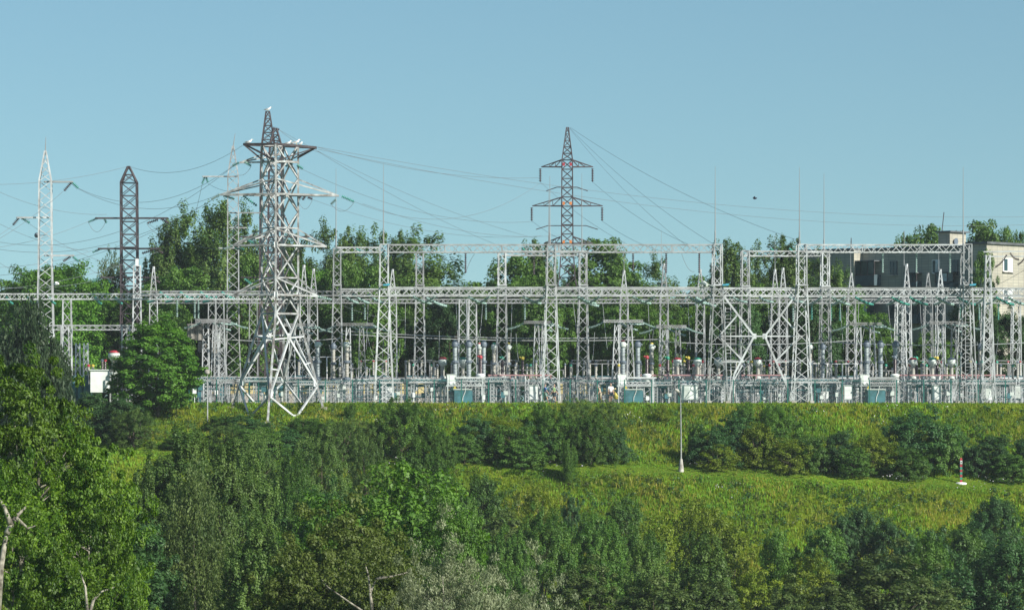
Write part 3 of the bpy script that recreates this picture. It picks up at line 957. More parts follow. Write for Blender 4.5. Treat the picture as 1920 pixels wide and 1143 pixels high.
def tufts(name, leaf, n, h, wd, seed, d0, d1, noise=None, label=''):
    rng = np.random.default_rng(seed)
    X, Yv, Z, D = slope_points(rng, n, -62, 56, d0, d1)
    f = 0.5 + 0.5 * np.sin(X * 0.35 + seed) * np.sin(Yv * 0.5 + X * 0.12 + seed * 2) + rng.normal(0, 0.22, n)
    if noise is not None:
        keep = f > noise
        X, Yv, Z, f, D = X[keep], Yv[keep], Z[keep], f[keep], D[keep]
        n = len(X)
    hh = h * rng.uniform(0.5, 1.4, n)
    path = np.exp(-((D - 15.2) / 2.3) ** 4)
    edge = np.exp(-(D / 1.0) ** 2)
    hh *= (1 - 0.86 * path) * (1 - 0.45 * edge)
    out = []
    for b in range(3):
        a = rng.uniform(0, 6.28, n)
        bx = X + rng.normal(0, 0.06, n); by = Yv + rng.normal(0, 0.06, n)
        dx = np.cos(a) * wd; dy = np.sin(a) * wd
        lx = rng.normal(0, 0.28, n) * hh; ly = rng.normal(0, 0.28, n) * hh
        T_ = np.stack([np.stack([bx - dx, by - dy, Z - 0.05], 1), np.stack([bx + dx, by + dy, Z - 0.05], 1),
                       np.stack([bx + lx + dx * .25, by + ly + dy * .25, Z + hh], 1), np.stack([bx + lx - dx * .25, by + ly - dy * .25, Z + hh * 0.96], 1)], 1)
        out.append(T_)
    V_ = np.concatenate(out).reshape(-1, 3)
    o = bpy.data.objects.new(name, leaves_mesh(name, V_, L[leaf]))
    C.objects.link(o)
    return tag(o, label, 'grass', None, 'stuff')


L['grass_a'] = leaf_mat('meadow_grass', (0.09, 0.165, 0.010), (0.27, 0.33, 0.022), 0.35, 0.22)
L['grass_b'] = leaf_mat('dry_grass', (0.26, 0.27, 0.03), (0.38, 0.35, 0.06), 0.3, 0.22)
L['grass_c'] = leaf_mat('lush_grass', (0.11, 0.24, 0.020), (0.22, 0.40, 0.03), 0.35, 0.22)
tufts('meadow_grass', 'grass_a', 170000, 0.26, 0.04, 31, 0.0, 44, None, 'yellow-green meadow grass covering both banks')
tufts('dry_grass', 'grass_b', 60000, 0.40, 0.04, 32, 0.3, 44, 0.75, 'patches of dry straw-coloured grass on the banks')
tufts('lush_grass', 'grass_c', 90000, 0.3, 0.06, 33, 0.0, 44, 0.6, 'patches of lush green grass on the banks')
tufts('path_grass', 'grass_c', 40000, 0.12, 0.05, 34, 12.8, 17.6, None, 'short bright grass along the terrace path')

rng = np.random.default_rng(41)
n = 15000
X, Yv, Z, D = slope_points(rng, n, -60, 56, 0.8, 44)
f = 0.5 + 0.5 * np.sin(X * 0.5 + 2 + Yv * .2) * np.sin(Yv * 0.8 + X * 0.2) + rng.normal(0, 0.25, n)
ok = (f > 0.42) & (np.abs(D - 15.2) > 2.5)
X, Yv, Z, D = X[ok], Yv[ok], Z[ok], D[ok]
per = 20
k = np.repeat(np.arange(len(X)), per)
rad = rng.uniform(0.12, 0.5, len(X))
hh = rng.uniform(0.25, 0.85, len(X)) * np.where(rng.uniform(0, 1, len(X)) < 0.06, 1.8, 1.0) * (1 - 0.5 * np.exp(-D / 1.5))
u = unit(rng, len(k)) * rng.uniform(0, 1, (len(k), 1)) ** 0.5
pos = np.stack([X[k] + u[:, 0] * rad[k], Yv[k] + u[:, 1] * rad[k], Z[k] + hh[k] * (0.5 + 0.5 * u[:, 2])], 1)
half = rng.uniform(0, 1, len(X)) < 0.5
for nm, lf, sel, lb in (('weeds', 'bluish', half[k], 'mixed green broad-leaved weeds scattered over the banks'), ('tall_weeds', 'olive', ~half[k], 'olive tall weeds scattered over the banks')):
    V_ = kites(rng, pos[sel], u[sel] + unit(rng, sel.sum()) * 0.8 + np.array([0, 0, .4]), 0.17, 0.6)
    o = bpy.data.objects.new(nm, leaves_mesh(nm, V_, L[lf])); C.objects.link(o)
    tag(o, lb, 'weeds', None, 'stuff')
M['flower'] = mat('pale_flowers', (0.50, 0.48, 0.52), 0.9)
n = 900
ca = rng.uniform(0, 60, 60) - 14; cb = rng.uniform(1, 36, 60)
kk = rng.integers(0, 60, n)
X = ca[kk] + rng.normal(0, 0.9, n); D = cb[kk] + rng.normal(0, 0.6, n)
Yv = 350 + T4 * X - D
Z = height(X, Yv) + rng.uniform(0.4, 0.75, n)
V_ = kites(rng, np.stack([X, Yv, Z], 1), unit(rng, n) + np.array([0, -.5, .6]), 0.10, 0.9)
o = bpy.data.objects.new('wild_flowers', leaves_mesh('wild_flowers', V_, M['flower'])); C.objects.link(o)
tag(o, 'small pale mauve wild flowers dotted over the bank', 'flowers', None, 'stuff')

# ------------------------------------------------------------------ lattice steelwork
def truss(mb, A, B, sa, sb, n, lw, bw, U=RU, V_=RV, pat='z', ring=0, faces=(0, 1, 2, 3), phase=0):
    A = Vector(A); B = Vector(B)

    def cor(t, k):
        su = (sa[0] + (sb[0] - sa[0]) * t) / 2
        sv = (sa[1] + (sb[1] - sa[1]) * t) / 2
        x, y = ((-1, -1), (1, -1), (1, 1), (-1, 1))[k % 4]
        return A.lerp(B, t) + U * (x * su) + V_ * (y * sv)
    for k in range(4):
        mb.bar(cor(0, k), cor(1, k), lw)
    for k in faces:
        for i in range(n):
            t0 = i / n; t1 = (i + 1) / n
            if pat == 'z':
                e = (i + k + phase) % 2
                mb.bar(cor(t0, k + e), cor(t1, k + 1 - e), bw)
            elif pat == 'x':
                mb.bar(cor(t0, k), cor(t1, k + 1), bw)
                mb.bar(cor(t0, k + 1), cor(t1, k), bw)
            elif pat == 'w':
                tm = (t0 + t1) / 2
                mb.bar(cor(t0, k), cor(tm, k + 1), bw)
                mb.bar(cor(tm, k + 1), cor(t1, k), bw)
            if ring and i % ring == 0:
                mb.bar(cor(t0, k), cor(t0, k + 1), bw)
        if ring:
            mb.bar(cor(1, k), cor(1, k + 1), bw)


def ins_profile(n, r0, r1):
    out = []
    for i in range(n):
        out += [(r0, i / n), (r1, (i + 0.25) / n), (r1 * 0.85, (i + 0.45) / n), (r0, (i + 0.6) / n)]
    out.append((r0, 1.0))
    return out


def string_mb(A, B, n=9, r=0.13, sag=0.0, mb=None, sides=8):
    mb = mb or MB()
    A = Vector(A); B = Vector(B)
    pr = ins_profile(n, r * 0.3, r)
    pts = []
    for rr, t in pr:
        p = A.lerp(B, t)
        p.z -= sag * 4 * t * (1 - t)
        pts.append(p)
    mb.tube(pts, [q[0] for q in pr], sides)
    return mb


def wire_mb(A, B, sag, r=0.022, n=18, mb=None, sides=4):
    mb = mb or MB()
    A = Vector(A); B = Vector(B)
    pts = []
    for i in range(n + 1):
        t = i / n
        p = A.lerp(B, t)
        p.z -= sag * 4 * t * (1 - t)
        pts.append(p)
    mb.tube(pts, r, sides, cap=False)
    return mb


def ins(A, B, label, n=9, r=0.13, m='glass_ins', group=None, sag=0.0, px=None):
    mb = string_mb(A, B, n, r, sag)
    lo = Vector(A)
    o = bpy.data.objects.new('insulator_string', mb.mesh('insulator_string', M[m], lo, True))
    C.objects.link(o)
    o.location = lo
    tag(o, label, 'insulator', group)
    if px is not None:
        reg.append((o, px, label))
    return o


def wire(A, B, sag, label, r=0.022, m='wire', group='overhead wires'):
    mb = wire_mb(A, B, sag, r)
    o = bpy.data.objects.new('power_line', mb.mesh('power_line', M[m], Vector(A)))
    C.objects.link(o)
    o.location = Vector(A)
    return tag(o, label, 'power line', group)


# ---- substation gantries
def column(parent, px, ytop, ywaist, row, wbase, wtop, m='steel', dep=1.6, ybase=752, lw=0.105, bw=0.052, ph=1.05, foot=True, head=True, pat='z'):
    """one lattice column: tapered body, straight head"""
    A = PR(px, 0, row); A.z = ZP
    Bw = PR(px, ywaist, row)
    mb = MB()
    hb = Bw.z - A.z
    truss(mb, A, Bw, (wbase, dep * 1.15), (wtop, dep), max(4, round(hb / ph)), lw, bw, pat=pat)
    o = mb.build('column', M[m], parent)
    if head:
        Bt = PR(px, ytop, row)
        hm = MB()
        Bs = Bw + UZ * 0.12
        truss(hm, Bs, Bt, (wtop * 0.95, dep * 0.95), (wtop * 0.92, dep * 0.92), max(3, round((Bt.z - Bw.z) / (ph * 0.85))), lw, bw, pat=pat, ring=99)
        hm.box(Bw + UZ * 0.06, (wtop * 1.25, dep * 1.1, 0.10), RU, RV)
        hm.build('column_head', M[m], parent)
    if foot:
        fm = MB()
        for sx in (-1, 1):
            for sy in (-1, 1):
                fm.box(A + RU * sx * wbase / 2 + RV * sy * dep * 0.57 + UZ * 0.05, (0.42, 0.42, 0.3), RU, RV)
        fm.build('footing', M['conc'], parent)
    return A


def beam(parent, px0, px1, ytop, ybot, row, dep=1.1, n=None, m='steel', lw=0.10, bw=0.052, posts=0):
    A = PR(px0, (ytop + ybot) / 2, row); B = PR(px1, (ytop + ybot) / 2, row)
    h = (ybot - ytop) / F * row - 0.1
    Ln = (B - A).length
    n = n or max(3, round(Ln / 1.35))
    mb = MB()
    truss(mb, A, B, (dep, h), (dep, h), n, lw, bw, U=RV, V_=UZ, pat='w')
    if posts:
        for i in range(0, n + 1, posts):
            t = i / n
            for s in (-1, 1):
                c = A.lerp(B, t) + RV * s * dep / 2
                mb.bar(c - UZ * h / 2, c + UZ * h / 2, bw * 1.6)
    return mb.build('beam', M[m], parent)


def rod(parent, px, ytop, ybot, row, r=0.05, dx=0):
    A = PR(px, ybot, row); B = PR(px + dx, ytop, row)
    mb = MB()
    mb.tube([A, A.lerp(B, 0.16), A.lerp(B, 0.18), A.lerp(B, 0.5), B], [r * 1.6, r * 1.5, r, r * 0.8, r * 0.35], 6)
    return mb.build('lightning_rod', M['rod'], parent)


def gantry(label, px, row=356):
    p = PR(px, 750, row)
    return thing('steel_gantry', label, 'gantry', (p.x, p.y, ZP), 'lattice gantries of the yard')


R1 = 357.0
g1 = gantry('longest white gantry with two stacked beams spanning from the first to third tall front column', 1030, R1)
for px in (720, 1033, 1345):
    column(g1, px, 458, 536, R1, 1.75 if px != 1033 else 1.6, 0.82)
beam(g1, 727, 1340, 458, 474, R1, posts=4)
beam(g1, 727, 1342, 538, 554, R1, posts=5)
for px, yt in ((719, 308), (1031, 330), (1341, 312)):
    rod(g1, px, yt, 458, R1)
rod(g1, 1029, 355, 458, R1 + 1.2, 0.04)

g2 = gantry('right hand white gantry before the brick flats, with two stacked beams running out at right', 1660, R1)
for px in (1503, 1812):
    column(g2, px, 458, 536, R1, 1.7, 0.82)
beam(g2, 1510, 1808, 458, 474, R1, posts=4)
beam(g2, 1510, 1960, 539, 555, R1, posts=5)
for px, yt in ((1499, 313), (1806, 313)):
    rod(g2, px, yt, 458, R1)

# braced bay between the third and fourth column
g3 = gantry('short bay joining the braced columns, with big crossed diagonal braces and a tie bar', 1424, R1)
beam(g3, 1354, 1496, 539, 555, R1 + 0.3)
mb = MB()
for s, c0 in ((1, 1350), (-1, 1498)):
    for dy in (0, 1.5):
        def q(px, py):
            return PR(px, py, R1 - 0.4 + dy)
        k1 = q(c0 + s * 64, 630)
        mb.bar(q(c0 + s * 8, 556), k1, 0.17)
        mb.bar(k1, q(c0 + s * 27, 700) if s > 0 else q(1488, 752), 0.17)
        mb.bar(q(c0 + s * 33, 590), q(c0 - s * 2, 630), 0.13)
        mb.bar(q(c0 + s * 0, 632), q(c0 + s * 45, 678), 0.14)
        mb.bar(q(c0 + s * 45, 678), q(c0 + s * 2, 678), 0.12)
        mb.bar(q(c0 + s * 42, 684), q(c0 + s * 22, 720), 0.10)
        mb.bar(q(c0 + s * 27, 700), q(c0 + s * 16, 752), 0.14)
    a_ = PR(c0 + s * 64, 630, R1 - 0.4)
    mb.box(a_, (0.42, 0.1, 0.5), RU, RV)
for dy in (0, 1.5):
    mb.bar(PR(1348, 630, R1 - 0.4 + dy), PR(1505, 630, R1 - 0.4 + dy), 0.12)
mb.build('diagonal_brace', M['steel'], g3)

# second row: columns carry short upper cross pieces
R2 = 366.0
g4 = gantry('second row white gantry behind the longest one, on four lattice columns', 860, R2)
for px, yt in ((632, 466), (787, 472), (941, 474), (1093, 474)):
    column(g4, px, yt, 536, R2, 1.15, 0.72, dep=1.3, ph=0.9)
beam(g4, 634, 1395, 541, 556, R2, dep=1.0)
beam(g4, 632, 716, 463, 474, R2, dep=1.0)
beam(g4, 941, 1100, 470, 480, R2, dep=1.0)
rod(g4, 630, 316, 464, R2); rod(g4, 1091, 325, 474, R2, 0.045)
g5 = gantry('second row white gantry behind the right hand one, reaching past the brick flats', 1600, R2)
for px, yt in ((1397, 470), (1547, 474), (1688, 560), (1850, 556)):
    column(g5, px, yt, 538 if yt < 500 else 562, R2, 1.15, 0.72, dep=1.3, ph=0.9, head=yt < 500)
beam(g5, 1398, 1970, 542, 557, R2, dep=1.0)
beam(g5, 1396, 1500, 470, 481, R2, dep=1.0)
beam(g5, 1500, 1556, 470, 481, R2, dep=1.0)
rod(g5, 1545, 325, 474, R2)

# third row with pointed towers
R3 = 376.0
g6 = gantry('long third row white gantry with lower beam and many pointed column heads', 1000, R3)
pk = [(288, 503), (398, 552), (475, 552), (570, 500), (588, 507), (736, 508), (868, 560), (886, 560), (1170, 510), (1245, 497), (1313, 508),
      (1453, 508), (1468, 505), (1596, 515), (1700, 498), (1740, 515), (1763, 508), (1905, 560)]
for px, yt in pk:
    A = PR(px, 0, R3); A.z = ZP
    Bw = PR(px, 560, R3)
    mb = MB()
    truss(mb, A, Bw, (0.95, 1.1), (0.72, 0.9), 11, 0.085, 0.045)
    if yt < 540:
        Bt = PR(px, yt, R3)
        truss(mb, Bw, Bt, (0.70, 0.8), (0.14, 0.14), 5, 0.075, 0.042)
        mb.tube([Bt - UZ * 0.1, Bt + UZ * 0.18], 0.15, 6)
    mb.build('column', M['steel'], g6)
beam(g6, 280, 1970, 560, 569, R3, dep=0.9, n=100, lw=0.09, bw=0.05)
for px, yt, yb in ((1170, 450, 510), (1240, 432, 500), (1312, 452, 508), (1453, 440, 508), (1595, 452, 515), (1695, 433, 498), (1760, 462, 510)):
    rod(g6, px, yt, yb, R3, 0.03)
# left gantry
R0 = 362.0
g7 = gantry('left white gantry running out of the frame, carrying green strings', 300, R0)
for px in (126, 412):
    column(g7, px, 550, 562, R0, 0.95 if px < 200 else 1.1, 0.75, dep=1.2, head=False)
beam(g7, -60, 560, 550, 562, R0, dep=1.0, n=34)
beam(g7, 262, 700, 545, 555, R0 + 8, dep=0.9, n=24, m='steel2')
g8 = gantry('low white gantry beam behind the round maple, on thin columns', 190, 370)
for px in (122, 236, 245):
    column(g8, px, 600, 612, 370, 0.8, 0.7, dep=1.0, head=False)
beam(g8, 90, 285, 609, 619, 370, dep=0.9)
column(g8, 257, 498, 560, 369, 1.0, 0.7, dep=1.0)
mb = MB()
A = PR(257, 498, 369); mb.box(A + UZ * 0.3, (0.3, 0.3, 0.7), RU, RV); mb.build('cap', M['white'], g8)

# strings slung under the beams
rs = random.Random(5)


def sling(px, py, row, dx, dy, m='glass_ins', r=0.14, n=11, sag=0.12, g='green strings under the beams', dz=3.0, desc=None):
    A = PR(px, py, row); B = PR(px + dx, py + dy, row + dz)
    return ins(A, B, desc or ('green glass string slung under the beam' if m == 'glass_ins' else 'pale glass string slung under the beam'), n, r, m, g, sag, px=px)


for px in range(775, 1340, 103):
    sling(px, 556, R1, 34, 13, 'pale_ins'); sling(px + 40, 556, R1, -26, 12, 'pale_ins', 0.12)
for px in (1085, 1305, 800):
    sling(px, 558, R1 + 5, 38, 16, 'pale_ins', 0.16)
for px in (1560, 1604, 1672, 1706, 1755, 1795, 1868, 1890):
    sling(px, 557, R1, 34, 14, 'glass_ins' if px % 3 else 'pale_ins')
    sling(px - 20, 557, R1 + 3, -24, 14, 'pale_ins', 0.12)
for px in (1375, 1424, 1480):
    sling(px, 557, R1 + 4, 26, 9, 'pale_ins', 0.12)
for px in (12, 52, 92, 178, 217):
    sling(px, 557, R0, 12, 12, 'glass_ins', 0.13, 8)
for px in (300, 338, 376, 416):
    sling(px, 548, R0, 24, 12, 'glass_ins', 0.16, 9)
for px in (292, 326, 362, 396):
    sling(px + 10, 556, R0 + 3, -26, 10, 'glass_ins', 0.12)
for px in (642, 662, 690):
    sling(px, 552, R2, 30, 16, 'pale_ins', 0.15)
for px in (646, 688, 1430, 1470, 756, 1012, 1040):
    sling(px, 474, R2, -12, 8, 'pale_ins', 0.10, 7, 0.05, dz=1.0)
for px in (668, 1445, 1480, 980, 1065):
    sling(px, 466, R2, 12, 8, 'glass_ins', 0.12, 7, 0.05, dz=1.0)
# vertical suspension strings
for px, y0, y1, row, mm in [(332, 560, 595, 366, 'pale_ins'), (365, 560, 598, 366, 'pale_ins'), (372, 560, 598, 367, 'pale_ins'), (660, 570, 602, 376, 'pale_ins'), (684, 570, 600, 376, 'pale_ins'),
                            (873, 475, 512, R1, 'dark_ins'), (911, 570, 600, 376, 'pale_ins'), (984, 570, 600, 376, 'pale_ins'), (1187, 475, 508, R1, 'dark_ins'), (1249, 475, 512, R1, 'dark_ins'), (1311, 475, 512, R1, 'dark_ins'),
                            (1001, 482, 515, R2, 'dark_ins'), (1575, 570, 602, 376, 'glass_ins'), (1522, 570, 600, 376, 'glass_ins'), (1558, 570, 602, 376, 'glass_ins'), (1655, 475, 512, R1, 'pale_ins'), (1718, 475, 512, R1, 'pale_ins'),
                            (1781, 475, 512, R1, 'pale_ins'), (1836, 566, 600, 376, 'glass_ins'), (1872, 566, 600, 376, 'glass_ins'), (1800, 570, 600, 376, 'glass_ins'), (1487, 572, 604, 376, 'pale_ins')]:
    ins(PR(px, y0, row), PR(px, y1, row), 'hanging insulator string ' + ('in dark glaze' if mm == 'dark_ins' else 'in pale glass' if mm == 'pale_ins' else 'in green glass'), 10, 0.13, mm, 'hanging strings', px=px)
# porcelain-grey strain strings at the right edge before the lit wall
for x0, y0, x1, y1 in ((1866, 500, 1888, 477), (1894, 474, 1911, 486), (1908, 496, 1928, 472)):
    ins(PR(x0, y0, 352), PR(x1, y1, 352), 'thick dark insulator sleeve before the lit window wall', 12, 0.12, 'dark_ins', 'dark sleeves', 0.2, px=x0)

# portal at the right edge
g9 = gantry('thin column with cross bar before the lit wall of the flats', 1850, 354)
mb = MB(); A = PR(1852, 0, 354); A.z = ZP
truss(mb, A, PR(1852, 478, 354), (1.25, 1.2), (0.35, 0.35), 15, 0.12, 0.07)
mb.build('column', M['steel'], g9)
mb = MB(); mb.bar(PR(1844, 472, 354), PR(1990, 470, 354), 0.12); mb.bar(PR(1844, 481, 354), PR(1990, 480, 354), 0.12)
mb.build('beam', M['steel'], g9)


# ---- small T-head bus supports with slanting strings
def tsupport(px, yt, wpx, row, label, legs=(-14, 14)):
    p = PR(px, 750, row)
    r = thing('bus_support', label, 'bus support', (p.x, p.y, ZP), 'T headed bus supports')
    for dx in legs:
        mb = MB()
        A = PR(px + dx, 0, row); A.z = ZP
        truss(mb, A, PR(px + dx * 0.85, yt + 5, row), (0.9, 0.8), (0.34, 0.34), 7, 0.08, 0.045)
        mb.build('leg', M['steel'], r)
    mb = MB()
    A = PR(px - wpx / 2, yt + 2, row); B = PR(px + wpx / 2, yt + 2, row)
    truss(mb, A, B, (0.8, 0.2), (0.8, 0.2), 12, 0.06, 0.04, U=RV, V_=UZ, pat='w')
    mb.build('cross_bar', M['steel2'], r)
    for k, s in enumerate((-1, 1)):
        e = PR(px + s * wpx * 0.5, yt + 4, row)
        ins(e, PR(px + s * (wpx * 0.5 + 32), yt + 15, row), f"pale slanting string, {'left' if s < 0 else 'right'} end of T support", 13, 0.13, 'pale_ins', 'slanting strings', 0.1, px=px)
        ins(PR(px + s * 6, yt + 5, row + 1), PR(px + s * 6 + 34, yt + 13 - 6 * s, row + 3), f"pale slanting string, {'left' if s < 0 else 'right'} middle of T support", 12, 0.12, 'pale_ins', 'slanting strings', 0.1, px=px)
    return r


for px, yt, wp, lb in [(405, 600, 56, 'T headed bus support right of the round maple'), (560, 607, 60, 'T headed bus support seen through the big pylon legs'), (665, 606, 70, 'T headed bus support left of the first front column'),
                       (1008, 602, 52, 'T headed bus support left of the second front column'), (1168, 600, 74, 'T headed bus support behind the porcelain trio'), (1258, 610, 56, 'T headed bus support above the red-capped round transformer'),
                       (1622, 605, 60, 'T headed bus support left of three tall porcelain columns'), (1775, 603, 66, 'T headed bus support left of the fifth front column')]:
    tsupport(px, yt, wp, 368, lb, (-14, 15) if px not in (1008, 405) else (-2, 14))
# bus tubes / flexible bus across mid height
for i, (x0, y0, x1, y1, rw, nm) in enumerate([(640, 620, 1190, 632, 371, 'upper'), (640, 626, 1240, 636, 372, 'middle'), (380, 632, 640, 634, 372, 'left'), (1240, 640, 1600, 638, 372, 'right'), (1560, 641, 1960, 640, 371, 'far right')]):
    wire(PR(x0, y0, rw), PR(x1, y1, rw), 0.35, f"{nm} pale flexible bus wire stretched low across the yard", 0.04, 'wirel')


# ------------------------------------------------------------------ transmission towers
def tower(name, label, px, Y, secs, m, arms=(), lw=0.16, bw=0.085, rodtop=None, ph=1.4, pat='x', U=Vector((1, 0, 0)), V_=Vector((0, 1, 0)), arm_style='flat', group='lattice transmission towers'):
    """secs: (y pixel, width m) from top to bottom; arms: (y, xleft, xright, rise px)"""
    b = P(px, 750, Y)
    r = thing(name, label, 'pylon', (b.x, b.y, ZP), group)
    mb = MB()
    for (y0, w0, px0), (y1, w1, px1) in zip(secs[:-1], secs[1:]):
        A = P(px1, y1, Y); B = P(px0, y0, Y)
        if y1 > 745: A.z = ZP - 0.1
        n = max(1, round((B.z - A.z) / max(0.7, ph * (w0 + w1) / 2 / 1.3)))
        truss(mb, A, B, (w1, w1), (w0, w0), n, lw, bw, U=U, V_=V_, pat=pat, ring=1 if pat == 'x' else 0)
    mb.build('lattice_body', M[m], r)
    for (y, xl, xr, rise, wid) in arms:
        am = MB()
        if rise:
            for s, x in ((-1, xl), (1, xr)):
                tip = P(x, y, Y)
                for v in (-1, 1):
                    c0 = P(px, y, Y) + U * s * wid / 2 + V_ * v * wid / 2
                    c1 = P(px, y - rise, Y) + U * s * wid / 2 + V_ * v * wid / 2
                    am.bar(c0, tip, lw * 0.9); am.bar(c1, tip, lw * 0.8)
                    for t in (0.3, 0.6):
                        am.bar(c0.lerp(tip, t), c1.lerp(tip, t), bw)
                        am.bar(c0.lerp(tip, t), c1.lerp(tip, t - 0.3), bw)
        else:
            for v in (-1, 1):
                am.bar(P(xl, y, Y) + V_ * v * wid * 0.25, P(xr, y, Y) + V_ * v * wid * 0.25, lw * 1.1)
            am.bar(P(xl, y, Y) - V_ * wid * .25, P(xl, y, Y) + V_ * wid * .25, lw)
            am.bar(P(xr, y, Y) - V_ * wid * .25, P(xr, y, Y) + V_ * wid * .25, lw)
            am.bar(P(xl, y, Y) - V_ * wid * .25, P((xl + px) / 2, y, Y) + V_ * wid * .25, bw)
        am.build('cross_arm', M[m], r)
    if rodtop:
        mb = MB()
        mb.tube([P(px, secs[0][0] + 2, Y), P(px + rodtop[0], rodtop[1], Y)], [0.06, 0.02], 5)
        mb.build('lightning_rod', M['rod'], r)
    return r


tw1 = tower('steel_mast', 'tall thin white mast at far left with alternating side arms and a ball', 85, 366, [(283, 0.12, 85), (340, 1.15, 85), (500, 1.25, 85), (600, 1.5, 85), (752, 2.0, 86)], 'steel',
            [(341, 84, 136, 0, 0.9), (408, 32, 97, 0, 0.9), (479, 84, 138, 0, 0.9)], 0.13, 0.06, (1, 257), 1.0, 'z', U=RU, V_=RV)
mb = MB(); mb.lathe(P(69, 446, 366), [(0.02, 0), (0.17, 0.05), (0.24, 0.2), (0.24, 0.3), (0.17, 0.45), (0.02, 0.5)], 12); mb.bar(P(69, 441, 366), P(85, 441, 366), 0.07)
mb.build('warning_ball', M['cap_grey'], tw1)
for x0, y0, x1, y1, mm, pos in [(133, 343, 120, 358, 'dark_ins', 'hanging left of the top right arm'), (135, 342, 147, 353, 'glass_ins', 'at the tip of the top right arm'), (35, 409, 24, 422, 'dark_ins', 'at the tip of the left arm'),
                                (41, 409, 56, 418, 'glass_ins', 'right of the left arm tip'), (132, 481, 118, 490, 'dark_ins', 'hanging left of the lower right arm'), (137, 481, 147, 490, 'glass_ins', 'at the tip of the lower right arm')]:
    ins(P(x0, y0, 366), P(x1, y1, 366), f"{'dark' if mm == 'dark_ins' else 'green'} string {pos} of the far left mast", 6, 0.17, mm, 'strings on the far left mast')
YA = 378
tw2 = tower('brown_tower', 'dark brown lattice mast with three flat cross arms behind the maple', 243, YA, [(312, 0.16, 241), (343, 1.55, 242), (560, 1.6, 243), (752, 1.75, 243)], 'rust',
            [(409, 180, 314, 0, 1.2), (466, 185, 300, 0, 1.2), (520, 190, 296, 0, 1.2)], 0.13, 0.065, None, 1.1, 'x')
for i, (y, xl, xr) in enumerate(((409, 183, 306), (466, 190, 296), (521, 190, 290))):
    lv = ('top', 'middle', 'bottom')[i]
    ins(P(xl, y, YA), P(xl - 17, y + 7, YA), f"green string left of the {lv} arm tip of brown mast", 7, 0.15, 'glass_ins', 'strings on the brown mast')
    ins(P(xl + 12, y, YA), P(xl + 17, y + 9, YA), f"short green string under the left {lv} arm of brown mast", 5, 0.15, 'glass_ins', 'strings on the brown mast')
    ins(P(xr - 10, y + 3, YA), P(xr - 30, y + 9, YA), f"dark string under the right {lv} arm of brown mast", 6, 0.17, 'dark_ins', 'strings on the brown mast')
    ins(P(xr - 4, y + 1, YA), P(xr + 10, y + 9, YA), f"dark string at the right {lv} arm tip of brown mast", 5, 0.19, 'dark_ins', 'strings on the brown mast')
tw3 = tower('steel_mast', 'thin white mast left of the big pylon, with bent arm to the left', 437, 370, [(274, 0.12, 437), (330, 1.0, 437), (560, 1.1, 437), (640, 1.2, 437), (752, 1.7, 437)], 'steel2',
            [(331, 380, 446, 0, 0.8), (399, 428, 490, 0, 0.8), (465, 410, 446, 0, 0.8), (427, 430, 462, 0, 0.6)], 0.10, 0.05, (4, 250), 1.1, 'z', U=RU, V_=RV)
ins(P(384, 331, 370), P(379, 345, 370), 'left one of two green strings under the bent mast arm', 6, 0.15, 'glass_ins', 'strings on the bent-arm mast')
ins(P(386, 331, 370), P(390, 342, 370), 'right one of two green strings under the bent mast arm', 6, 0.15, 'glass_ins', 'strings on the bent-arm mast')
tw4 = tower('brown_tower', 'tallest brown tower behind the white pylon with a gull on its tip', 503, 390, [(209, 0.35, 502), (275, 1.35, 503), (330, 1.65, 504), (560, 1.9, 505), (752, 2.6, 506)], 'rust',
            [(520, 452, 560, 0, 1.2), (444, 450, 585, 0, 1.2), (366, 470, 590, 0, 1.2)], 0.12, 0.06, None, 1.1, 'x')
tw5 = tower('brown_tower', 'second brown tower close right of the tallest, its head tilted over', 514, 384, [(241, 0.3, 516), (275, 1.2, 517), (340, 1.3, 516), (560, 1.4, 515), (752, 1.9, 514)], 'rust', [], 0.12, 0.06, None, 1.1, 'x')
for x0, x1, y0, y1, pos in ((564, 559, 368, 375, 'left'), (572, 567, 368, 375, 'middle'), (577, 586, 370, 373, 'right')):
    ins(P(x0, y0, 388), P(x1, y1, 388), f"dark stubby string under the upper brown arm, {pos} one of three", 4, 0.2, 'dark_ins', 'stubby dark strings')
ins(P(512, 240, 384), P(524, 243, 384), 'dark string on top of the tilted brown tower head', 5, 0.16, 'dark_ins')
YB = 420
tw6 = tower('brown_tower', 'brown twin arm transmission tower in the centre with hanging strings and orange plates', 1063, YB, [(239, 0.22, 1064), (300, 1.15, 1063.5), (456, 1.25, 1063.5), (520, 1.7, 1063.5), (590, 3.4, 1063.5), (752, 5.2, 1063.5)], 'rust',
            [(313, 1015, 1112, 13, 1.2), (386, 998, 1130, 16, 1.2), (456, 1020, 1112, 12, 1.4), ], 0.11, 0.055, None, 1.15, 'x')
mb = MB()
for y in (351, 423):
    for s in (-1, 1):
        mb.tube([P(1063, y, YB), P(1063 + s * 19, y, YB), P(1063 + s * 39, y + 7, YB)] if y == 351 else [P(1063, y, YB), P(1063 + s * 36, y, YB), P(1063 + s * 58, y + 7, YB)], 0.05, 5)
mb.build('jumper_bar', M['rust'], tw6)
for y, c in ((308, 'cap_red'), (381, 'cap_orange'), (453, 'cap_orange')):
    for s in (-1, 1):
        mb = MB(); mb.box(P(1063.5 + s * 6.5, y, YB - 0.75), (0.26, 0.05, 0.34)); mb.build('number_plate', M[c], tw6)
for px, y, lb in ((1013, 316, 'left end of the upper arm'), (1111, 316, 'right end of the upper arm'), (997, 389, 'left end of the lower arm'), (1129, 389, 'right end of the lower arm')):
    ins(P(px, y, YB), P(px, y + 25, YB), f"dark ribbed string hanging from the {lb} of the centre tower", 8, 0.17, 'dark_ins', 'strings on the centre tower')

# ---- the big white pylon in front, turned by about 45 degrees
Y4 = 347.0
s4 = F / Y4


